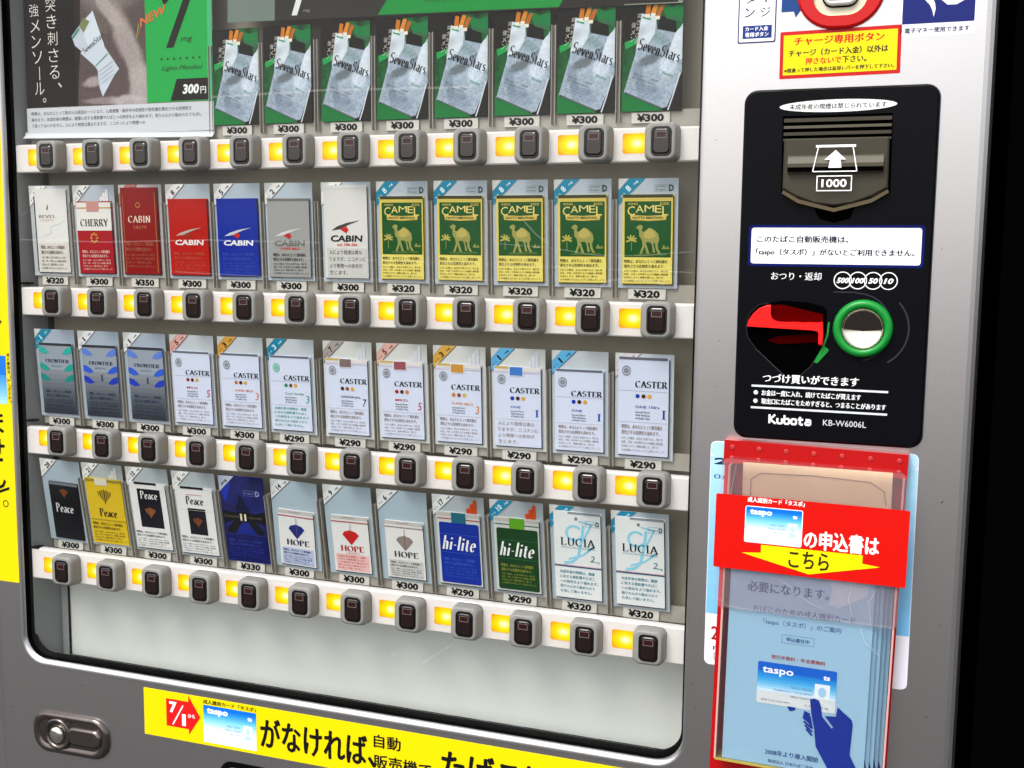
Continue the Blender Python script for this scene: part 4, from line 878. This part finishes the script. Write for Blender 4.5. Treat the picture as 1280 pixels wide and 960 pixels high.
def caster_soft(num, mg, rb, rbt, soft, nc, dots, name, kind=0): return lambda H: A_caster(H, mg, rb, rbt, num, nc, dots, name, soft, kind=kind)
BR, OC = '4a2a1c', 'd8a22c'
ROW = {
 1: [(A_bevel, 'white slim pack on a card, first in the row left of the half red pack'.replace('left of', 'next to')),
     (A_cherry, 'half white half crimson soft pack with open top on a sample card'),
     (A_cabin_dark, 'dark maroon pack with thin gold border on a sample card'),
     (lambda H: A_cabin(H, 'b81408', 'b8b0a8', '9a3020', 'f0ece8', 8), 'plain bright red pack with a grey wing mark on a sample card'),
     (lambda H: A_cabin(H, '0c2a9c', 'c8ccd4', 'c82828', 'f0f0f4', 5, wk='2c50b8'), 'royal blue pack with a silver wing mark on a sample card'),
     (lambda H: A_cabin(H, 'a0a09e', 'd8d4d0', 'c82020', '70706e', 2, wk='38383a', sub='SUPER MILD', rim='70706e'), 'silver grey pack with a red winged mark on a sample card'),
     (lambda H: A_cabin(H, 'dcdcd8', '403c3c', 'd01c20', '1c1c1e', 1, True, wk='484848', sub='one 100s Slim', kind=1, g2='ccccc8'), 'tall white pack with a black and red wing mark on a sample card')]
    + [(A_camel, '') for _ in range(5)],
 2: [(lambda H: A_frontier(H, ('28b0a4', '1ca094', '158a80'), True, 1), 'grey pack with teal leaf shapes under a blue corner ribbon'),
     (lambda H: A_frontier(H, ('5c82d8', '2c5ad0', '1838b4')), 'grey pack with blue leaf shapes beside the teal leaf pack'),
     (lambda H: A_frontier(H, ('5c82d8', '2c5ad0', '1838b4')), 'grey pack with blue leaf shapes beside the white pack with pink ribbon'),
     (lambda H: A_caster(H, 5, 'e0a8a0', '401818', 5, 'b82028', ('a81420', BR, OC), 'MILD'), 'white box pack with red dot and red five under a pink ribbon'),
     (lambda H: A_caster(H, 3, 'd8a040', '281808', 3, 'd87a2c', ('c86a1c', BR, OC), 'SUPER MILD'), 'white box pack with orange dot and orange three under an amber ribbon'),
     (lambda H: A_caster(H, 3, '0f86a8', 'c8ecf4', 3, '1c907c', ('148a64', '6a4a1c', OC), 'Cool Vanilla', wk='3c9c8c', crest='6cc0ac', kind=2), 'white box pack with green crest and green small print'),
     (caster_soft(7, 7, 'a8a09a', '202020', '7c6a68', '202028', (BR, '8a4a20', OC), 'ORIGINAL'), 'open white soft pack with grey brown seal and black seven'),
     (caster_soft(5, 5, 'e0b0a4', '401818', '965058', 'b82028', ('a81420', BR, 'd07a28'), 'MILD'), 'open white soft pack with dusky red seal and red five'),
     (caster_soft(3, 3, 'd8a848', '281808', 'c8903c', 'd08a3c', ('c87a1c', '8a4038', 'c8b040'), 'SUPER MILD'), 'open white soft pack with amber seal and orange three'),
     (caster_soft(1, 1, '5cb0e0', '101828', '3c78c8', '1c4ca8', ('1838b4', BR, OC), 'ONE', kind=1), 'open white soft pack with bright blue seal and blue one'),
     (lambda H: A_caster(H, 1, '5cb0e0', '101828', 1, '1c4ca8', ('1838b4', BR, OC), 'ONE'), 'closed white box pack with blue dot under a sky blue ribbon'),
     (lambda H: A_caster(H, 1, 'd8d0d4', '202020', 1, '1c3c98', ('1c3ca4', '5a3020', OC), "ONE 100's", full=True), 'tall closed white box pack with blue dot filling its whole card')],
 3: [(A_peace_black, 'small black pack with white script on a pale blue card'),
     (A_peace_yellow, 'yellow soft pack with brown winged emblem on a card'),
     (lambda H: A_peace_white(H, 0), 'white pack with large navy panel holding its name and emblem'),
     (lambda H: A_peace_white(H, 1), 'white pack with its name above a small navy panel'),
     (A_blue_dark, 'dark blue glossy card with black flower shape, bent at the foot'),
     (lambda H: A_hope(H, '1c2c7c', '1c2450', 14), 'small white pack with a navy fan on a pale blue card'),
     (lambda H: A_hope(H, 'c81c1c', 'a82024', 9, True), 'small white pack with a red fan on a pale blue card'),
     (lambda H: A_hope(H, '8a8078', '4c4a48', 6), 'small white pack with a grey fan on a pale blue card'),
     (lambda H: A_hilite(H, '0c2c98', '1c6478', 'a82c34', 17, True), 'blue pack with white slanted script and orange filters on top'),
     (lambda H: A_hilite(H, '083c14', '5aa01c', '2c5a4a', 10, False), 'dark green pack with white slanted script and orange filters on top'),
     (A_lucia, 'white pack with pale blue swirl beside the dark green pack'),
     (A_lucia, 'white pack with pale blue swirl, at the row end furthest from the dark green pack')],
}
ORD = ['first', 'second', 'third', 'fourth', 'fifth', 'sixth', 'seventh', 'eighth']
mesh_cache = {}
def place_card(r, j, fn, label, group=None, roll=0.0, dz=0.0):
    H = CT[r] - CB[r]
    key = (fn, r)
    if key not in mesh_cache:
        p, q = fn(H); mesh_cache[key] = (p.mesh('sample_card'), q.mesh('pack_picture'))
    a, c = mesh_cache[key]
    tilt = math.atan((YB[r] - YT[r]) / H)
    o = link('sample_card', a, None, (CX[j] + 27, YB[r], CB[r] + dz), (tilt, roll, 0), label, 'sample card', group or 'sample pack cards in the window')
    link('pack_picture', c, o)
for j in range(4, 12):
    place_card(0, j, A_seven, 'green and black photo card of a tilted silver pack, %s counted from the big poster' % ORD[j - 4], 'photo cards of the tilted silver pack')
for r in (1, 2, 3):
    for j, (fn, lab) in enumerate(ROW[r]):
        grp = None
        if r == 1 and j >= 7:
            lab = 'green and gold camel pack card, %s counted from the tall white pack' % ORD[j - 7]; grp = 'green and gold camel cards'
        rl = {(3, 0): .03, (3, 5): .035, (3, 6): .0, (2, 2): .004}.get((r, j), random.uniform(-.006, .006))
        place_card(r, j, fn, lab, grp, rl)

# ------------------------------------------------------------------ poster over the first four places of the top row
PX0, PX1 = -45.0, 193.0
p = sheet('campaign_poster', PX0, PX1, 172, 382, 12.5, '8f8582', 'large poster with hand, silver pack and big seven over four top row places', 'poster', .3, .4, mk=ink)
p.rect(PX0, 200.5, 22, 382, '1a1012', 1); p.poly([(22, 200.5), (29, 260), (30, 382), (22, 382)], '2a1c1c', 1); p.poly([(22, 200.5), (27, 200.5), (34, 330), (30, 382), (28, 260)], '4a3c3a', 1)
# soft photograph of a hand holding the pack
for (cx, cz, rx, rz, c) in ((62, 300, 40, 30, '857a78'), (60, 232, 34, 22, 'a09594'), (92, 262, 20, 48, 'a69b98'), (50, 226, 22, 9, 'b5a9a6'), (56, 244, 20, 7, '7c7070'), (84, 228, 24, 14, 'b0a5a2'), (75, 238, 12, 20, '847878'), (40, 262, 9, 22, '5a4c4c')):
    pass
hand = [(34, 204), (112, 204), (112, 250), (104, 278), (86, 302), (66, 318), (40, 318), (30, 290), (31, 250)]
QX, QZ = -(PX0 + PX1) / 2, -(172 + 382) / 2
ph = softprint('poster_photograph', '5a4c49', [(q_[0] + QX, q_[1] + QZ, *q_[2:]) for q_ in (
    (66, 330, 46, 34, 0, '857a76', .9), (52, 286, 18, 16, 0, '6a5c58', .9), (90, 262, 13, 52, 24, 'a79b98', .95), (104, 222, 16, 24, 8, 'b5aaa8', .9), (66, 300, 30, 8, -50, 'b3a8a4', .8),
    (47, 228, 17, 5.5, 6, 'a89c99', .95), (45, 239, 15, 3, 6, '544644', .8), (47, 214, 20, 4, -4, '5e504e', .8), (60, 208, 30, 4, 0, '9d9290', .7), (84, 234, 6, 20, 12, '584a4a', .8), (30, 262, 5, 6, 0, '8c7e78', .8), (88, 206, 22, 7, 0, 'c2b7b7', .8))])
p.poly([(22, 203), (112, 203), (112, 382), (30, 382), (29, 260)], ph, 1); p.poly([(21, 203), (23.5, 203), (31.5, 330), (30, 382), (27.5, 260)], '2c1e1e', 2)
p.poly([(18, 276), (28, 286), (40, 296), (46, 300), (58, 266), (78, 240), (72, 234), (56, 212), (52, 222), (50, 240), (36, 256), (22, 266)], 'c3ccd8', 3)
p.poly([(28, 286), (34, 294), (42, 290), (34, 279)], '7a8458', 4); p.poly([(18, 275), (28, 285), (29, 282), (20, 273)], '4a8c74', 4); p.poly([(36, 290), (46, 301), (60, 264), (40, 262), (34, 276)], 'd6dfe8', 3)
p.poly([(29, 258), (52, 276), (60, 262), (76, 240), (56, 214), (52, 240)], 'cdd6e2', 3)
p.ser('SevenStars', 34.5, 257, 32, 6, '20242c', .14, 0, 5, 33); p.stroke([(48, 244), (64, 256)], 1.2, '5c9c84', 5)
for i in range(4): p.stroke([(52 + i * 1.2, 238 - i * 4), (70 + i * .4, 248 - i * 4.4)], .5, '8c98a6', 5)
p.rect(112, 204, PX1 - 1, 382, '18a84a', 2); p.rect(PX1 - 6, 204, PX1 - .5, 382, '4cb87a', 3)
p.poly([(137, 258), (146, 258), (175, 320), (166, 320)], '1c1c12', 4); p.poly([(133, 306), (140, 318), (176, 320), (172, 312), (146, 310), (136, 300)], '1c1c12', 4)
p.txt('NEW', 106, 280, 38, 8.5, 'd8703c', .03, .3, 5, 22); p.txt('mg', 155, 262, 14, 5.4, '20301c', 0, .2, 4); p.stroke([(101, 270), (104, 284)], .8, '8cc060', 4); p.stroke([(103, 272), (108, 286)], .8, 'd86a3c', 4)
for i in range(7):
    x_ = 131 + i * 7.7; p.poly([(x_ + 1.8 * (1 if k % 2 == 0 else .42) * math.sin(k * math.pi / 5), 247 + 1.8 * (1 if k % 2 == 0 else .42) * math.cos(k * math.pi / 5)) for k in range(10)], '16301c', 4)
p.txt('Lights Menthol', 131, 234, 50, 6.2, '16301c', -.005, .35, 4)
p.poly([(141, 205), (PX1 - 6, 205), (PX1 - 6, 226.5), (149, 226.5)], '1c1214', 4); p.txt('300', 156, 211, 20, 10, 'f4f4f4', .04, .15, 5); p.txt('円', 177.5, 211, 7, 7, 'f4f4f4', .02, 0, 5)
col1, col2 = '突き刺さる、', '強メンソール。'
for i, ch in enumerate(col1):
    z_ = 303 - i * 17.5
    if ch == '、': p.txt(ch, -2, z_ + 8, 5, 5.5, 'e8e0dc', .0, 0, 3)
    else: p.txt(ch, -15 + i * .6, z_, 13, 14, 'e8e0dc', -.008, 0, 3)
for i, ch in enumerate(col2):
    z_ = 299 - i * 16.4
    if ch == 'ー': p.txt(ch, -28 + i * .6, z_ - 1, 14, 1.0, 'e8e0dc', .0, 0, 3, 90)
    elif ch == '。': p.txt(ch, -23, z_ + 8, 4.6, 5, 'e8e0dc', 0, 0, 3)
    else: p.txt(ch, -37 + i * .8, z_, 12.5, 13, 'e8e0dc', -.008, 0, 3)
p.txt('※メンソール・たばこ　当社調べ　７ｍｇ', -38, 202, 60, 2.2, '907c78', 0, 0, 3)
p.rect(PX0, 174, PX1, 203, 'd2d4da', 5)
for i, t in enumerate(('喫煙は、あなたにとって肺がんの原因の一つとなり、心筋梗塞・脳卒中の危険性や肺気腫を悪化させる危険性を', '高めます。未成年者の喫煙は、健康に対する悪影響やたばこへの依存をより強めます。周りの人から勧められても決し', 'て吸ってはいけません。人により程度は異なりますが、ニコチンにより喫煙への')):
    p.txt(t, -39, 195 - i * 6.4, 222 * len(t) / 54, 4.0, '40424a', .005, 0, 6)
po = done(p)
# painted reflection streaks and a few scuffs on the window
# curled lower edge of the poster
b = MB(); cur = [(12.0, 174), (10.5, 170), (8, 167.2), (6, 166.6), (9, 168.3), (12, 171)]
b.loft([[(PX0 - 3, y, z + 4) for y, z in cur], [(40, y, z + 2.5) for y, z in cur], [(PX1, y, z) for y, z in cur]], ink('dadde2'), True, True, smooth=True)
link('curled_edge', b.mesh('curled_edge'), po, (-po.location.x * 1000, -po.location.y * 1000, -po.location.z * 1000))

# header strip over the top row
p = sheet('header_poster', 214, 672, 275, 340, 9, '33302c', 'dark header poster with green slanted block above the top row of cards', 'poster', .3, .4, rot=0, mk=ink)
p.info = (p.info[0], (443, 9, 306), (0, math.radians(1.2), 0), p.info[3], p.info[4])
p.rect(214, 275, 268, 340, '74827a', 1); p.poly([(380, 276), (390, 290), (400, 340), (600, 340), (560, 276)], '16903c', 1); p.rect(620, 275, 672, 340, '8c9484', 1)
p.poly([(287, 279), (293, 279), (304, 310), (297, 310)], 'e8e8e6', 2); p.txt('未成年者の喫煙は法律で禁止されています', 428, 285.5, 110, 4, '1c5a30', 0)
p.poly([(560, 276), (668, 276), (668, 340), (600, 340)], '2a2422', 2); p.txt('300円', 592, 284, 34, 10, 'e4e4e2', .03, .1, 3)
p.txt('mg', 300, 281, 7, 3, '9c9a90', 0)
done(p)

# ================================================================== LEAFLET HOLDER AND WHAT HANGS ON IT
HZ0 = -402
p = sheet('information_poster', 710.5, 881.5, -309, -107.5, D, 'e4e4ee', 'pale blue and white poster with round corners behind the red leaflet holder', 'poster', 5, .3)
n = 12
for i in range(n):
    t = i / n; p.rrect(711, -262 + (1 - t) * 154 - 154 / n - .2, 881, -262 + (1 - t) * 154 + (0 if i else -.2), 4.5 if i == 0 else .1, '%02x%02x%02x' % (int(170 - 60 * t), int(216 - 34 * t), int(240 - 14 * t)), 1)
p.txt('20', 714, -128, 26, 6, '14204a', .04); p.txt('0歳', 714, -141, 20, 5, '3a4a7a', 0, 0); p.txt('2月1', 716, -287, 26, 15, 'a01c20', .04); p.txt('「t', 718, -296, 8, 4, '282838', .03); p.frame(719, -328 + 24, 770, -300 + 2, .5, '6a6c78', 2)
done(p)

HX0, HX1 = 724.0, 873.5
RED = mat('red_acrylic', (0.68, 0.02, 0.035), rough=0.25, spec=0.5)
hold = link('leaflet_holder', None, None, (0, D, 0), (0, math.radians(1.0), 0), 'red leaflet holder with a clear front pocket below the black control panel', 'leaflet holder')
hold.location = (HX0 * .001, D * .001, -.104)
X = lambda x: x - HX0
Zh = lambda z: z + 104
def hl(name, b): return link(name, b.mesh(name), hold)
b = MB(); b.box(X(HX0), X(HX1), -3.2, -.4, Zh(HZ0 - 60), Zh(-104), RED); hl('back_plate', b)
b = MB(); b.box(X(HX0), X(HX1), -12, -9.6, Zh(-124), Zh(-104), RED); b.box(X(HX0), X(HX1), -9.6, -3.2, Zh(-106), Zh(-104), RED)
hl('top_flange', b)
mat('rivet_red', (0.75, 0.25, 0.25), rough=0.25)
rb_ = MB(); rb_.loft([circ(0, 0, r, y, 10) for r, y in ((1.9, 0), (1.7, -.9), (.9, -1.1), (.8, -.3))], MC['rivet_red'], False, True); rvm = rb_.mesh('rivet')
for i in range(7):
    for k in range(2): link('rivet', rvm, hold, (X(731) + i * 22.6, -12, Zh(-109.5) - k * 9.5))
ACR = clear('clear_acrylic', tint=(.97, .985, 1), haze=.012, hazecol=(.75, .8, .85), boost=0.35, rough=.05)
FILM = clear('pink_film', tint=(.98, .93, .95), haze=.055, hazecol=(.85, .78, .80), boost=0.3, rough=.12)
b = MB(); b.loft([rr(X(801), Zh(-250), 140, 268, 3, -20.5), rr(X(801), Zh(-250), 140, 268, 3, -22)], ACR); hl('front_pocket', b)
b = MB()
for xx in (731, 871): b.box(X(xx) - .8, X(xx) + .8, -22.2, -3.2, Zh(-385), Zh(-124), mat('acrylic_edge', (0.80, 0.62, 0.60), rough=0.2, spec=.6))
b.box(X(731), X(871), -22, -3.2, Zh(-386.5), Zh(-384.5), mat('yellowed_acrylic_edge', (0.66, 0.60, 0.26), rough=0.3)); hl('pocket_edge', b)
b = MB(); b.loft([rr(X(799), Zh(-183), 149, 130, 5, -23), rr(X(799), Zh(-183), 149, 130, 5, -23.3)], FILM); hl('front_film', b)

CRE = clear('film_crease', haze=.16, hazecol=(.9, .88, .88), boost=.5)
for pts in ([(862, -128), (860, -140), (858, -150)], [(737, -122), (735, -136), (733, -150)], [(726, -240), (735, -246), (748, -247), (870, -246)], [(838, -214), (834, -226), (838, -240)], [(856, -216), (850, -228), (853, -244)], [(770, -214), (786, -222), (800, -233), (814, -238)], [(845, -250), (850, -262), (862, -272)]):
    q = Print(-23.5); q.mk = lambda c: CRE; q.stroke([(X(a), Zh(c)) for a, c in pts], .7, 'x', 1); link('film_crease', q.mesh('film_crease'), hold)
b = MB(); b.box(741, 862, D - 14.6, D - 13.6, -195, -122, mat('kraft_card', (0.93, 0.83, 0.64), rough=0.7, var=.08, vscale=30)); b.tube([(748, D - 15, -150), (748, D - 15, -136), (756, D - 15, -130), (800, D - 15, -129), (845, D - 15, -131), (856, D - 15, -138), (858, D - 15, -150)], .45, mat('brown_thread', (0.66, 0.58, 0.48), rough=.8))
link('backing_card', b.mesh('backing_card'), label='beige cardboard insert behind the red sign in the leaflet holder', cat='cardboard')

def leaflet(x0, x1, z0, z1, y, label, printed):
    p = sheet('leaflet', x0, x1, z0, z1, y, 'a6c8da', label, 'leaflet', .4, .8, rot=.8, mk=ink)
    if printed:
        L = 2
        bl = '1c4a8c'
        p.poly([(x0, -255), (x0, z1), (x1, z1), (x1, -240), (790, -244)], 'aac8d8', 0)
        p.txt('必要になります。', 748, -232.5, 68, 9, bl, .02)
        p.txt('たばこのための成人識別カード', 754, -250, 84, 5.8, bl, .0); p.txt('「taspo（タスポ）」のご案内', 763, -260.5, 64, 5.6, bl, .0)
        p.poly([(808, -204), (818, -222), (816, -236), (824, -238), (838, -230), (846, -224), (850, -204)], 'c9d6dc', 1)
        p.frame(779, -274.5, 806, -267, .35, '5a8cb8', 1); p.txt('申込書在中', 783, -272.6, 19, 3.6, bl, .02)
        p.txt('発行手数料・年会費無料', 771, -289.5, 45, 3.6, 'b03038', .02)
        hb = '0c2a88'
        cx0, cx1, cz0, cz1 = 760.5, 826, -330, -293
        p.rrect(cx0, cz0, cx1, cz1, 1.5, 'e4e4e0', 2)
        for i in range(10):
            t = i / 9; p.rect(cx0, cz1 - 2.6 - (i + 1) * 2.35, cx1, cz1 - 2.5 - i * 2.35, '%02x%02x%02x' % (int(10 + 190 * t * t), int(90 + 130 * t), int(190 + 45 * t)), 3)
        p.rrect(cx0, cz1 - 8, cx1, cz1, 1.5, '0a5abe', 3)
        p.txt('taspo', cx0 + 4, cz1 - 11.4, 26, 7.4, 'f4f6f8', .02, layer=4); p.txt('ts', cx1 - 11, cz1 - 9, 5.6, 4, 'f4f6f8', .04, layer=4)
        p.rect(cx1 - 17.5, cz0 + 11, cx1 - 5, cz1 - 13, 'dfe3e4', 4); p.ell(cx1 - 11.2, cz0 + 17, 3.4, 4.4, '9cc0da', 5)
        for i, (a, w_) in enumerate(((28, 18), (14, 32), (28, 16))): p.txt('TAROU TASUPO', cx0 + a, cz1 - 20.5 - i * 4, w_, 1.7, '4a5a78', 0, layer=4)
        p.txt('見本 0123 4567 8901', cx0 + 4, cz0 + 2.6, 24, 1.8, '6a6c74', 0, layer=4); p.txt('タスポ太郎 様', cx0 + 40, cz0 + 2.6, 20, 1.8, '6a6c74', 0, layer=4)
        p.poly([(805, -319.5), (808.5, -321), (813, -321), (814.5, -325), (816, -334), (824, -343), (825.5, -342), (818, -333), (827, -332), (828, -323.5), (840, -333), (841, -337), (840, -364), (852, -386), (852, -398), (829, -398), (822, -378), (812, -361), (810, -346), (807, -333)], hb, 5)
        p.poly([(806.5, -335), (809, -346), (800, -336)], hb, 4); p.poly([(801, -331), (806, -333), (804.5, -341), (800, -338)], hb, 4)
        for k in range(3): p.stroke([(801 + k * 1.2, -340.5 - k * 3.2), (808.5, -345.8 - k * 3.2)], 1.7, hb, 4)
        p.poly([(786.5, -329.6), (794, -329.6), (793, -332.4), (789, -333.6)], hb, 4)
        p.poly([(805.4, -320.5), (808.6, -319), (812.6, -320.2), (814, -326), (806, -326)], hb, 6)
        p.txt('2008年より導入開始', 770, -375.5, 45, 5, bl, .02); p.txt('財団法人 日本たばこ協会', 773, -382.6, 38, 3.2, bl, .01)
    done(p, group='pale blue leaflets in the clear pocket') if not printed else done(p)
leaflet(733.5, 852, -385, -196, D - 19.3, 'front pale blue leaflet with navy hand holding an identity card', True)
for i, nm in enumerate(('directly behind the printed front leaflet', 'in the middle of the leaflet stack', 'near the back of the leaflet stack', 'rearmost in the leaflet stack')):
    x1 = 855.5 + i * 3.6
    p = sheet('leaflet', 736, x1, -386 + i * 1.2, -198 - i * 2, D - 16.5 + i * 3, ('8fb8d0', '9fc6dc', '86afc8', '97bfd6')[i], 'pale blue leaflet edge with navy points, ' + nm, 'leaflet', .4, .9, rot=.8, mk=ink)
    p.poly([(x1 - 4.2, -386), (x1 - 3.6, -366 - 3 * (i % 2)), (x1 - 1.8, -374), (x1 - .3, -378), (x1, -386)], '0e2a70', 1)
    done(p, group='pale blue leaflets in the clear pocket')

# red sign across the holder
p = sheet('red_sign', 720.5, 876.5, -213, -149, D - 25.5, 'cc0c04', 'bright red sign with blue card picture and yellow down arrow across the leaflet holder', 'sign', 1.5, .8, rot=.6)
p.poly([(760, -189.6), (842, -189.6), (842, -196.5), (856, -198), (800, -213.5 + 3), (744, -198), (760, -196.5)], 'eadc00', 1)
p.txt('成人識別カード「タスポ」', 747, -153.8, 47, 4.4, 'ffffff', .03)
p.rrect(745.6, -188.4, 793, -157, 1.6, 'f0f6fa', 1); taspo(p, 746.3, -187.6, 792.2, -157.6, 2)
p.txt('の申込書は', 794.5, -188.6, 60, 15.6, 'ffffff', .06)
p.txt('こちら', 783, -206, 33, 14.5, '33260c', .05)
done(p)

# ================================================================== NEIGHBOUR
b = MB(); b.box(936, 1600, 18, 700, -1390, 600, BLACK); b.box(936, 1600, 10, 18, -1390, 600, BLACK)  # neighbour and gap coloured black for the shadow there
link('dark_cabinet', b.mesh('dark_cabinet'), label='cabinet coloured black to stand for deep shadow beside the silver vending machine', cat='cabinet')
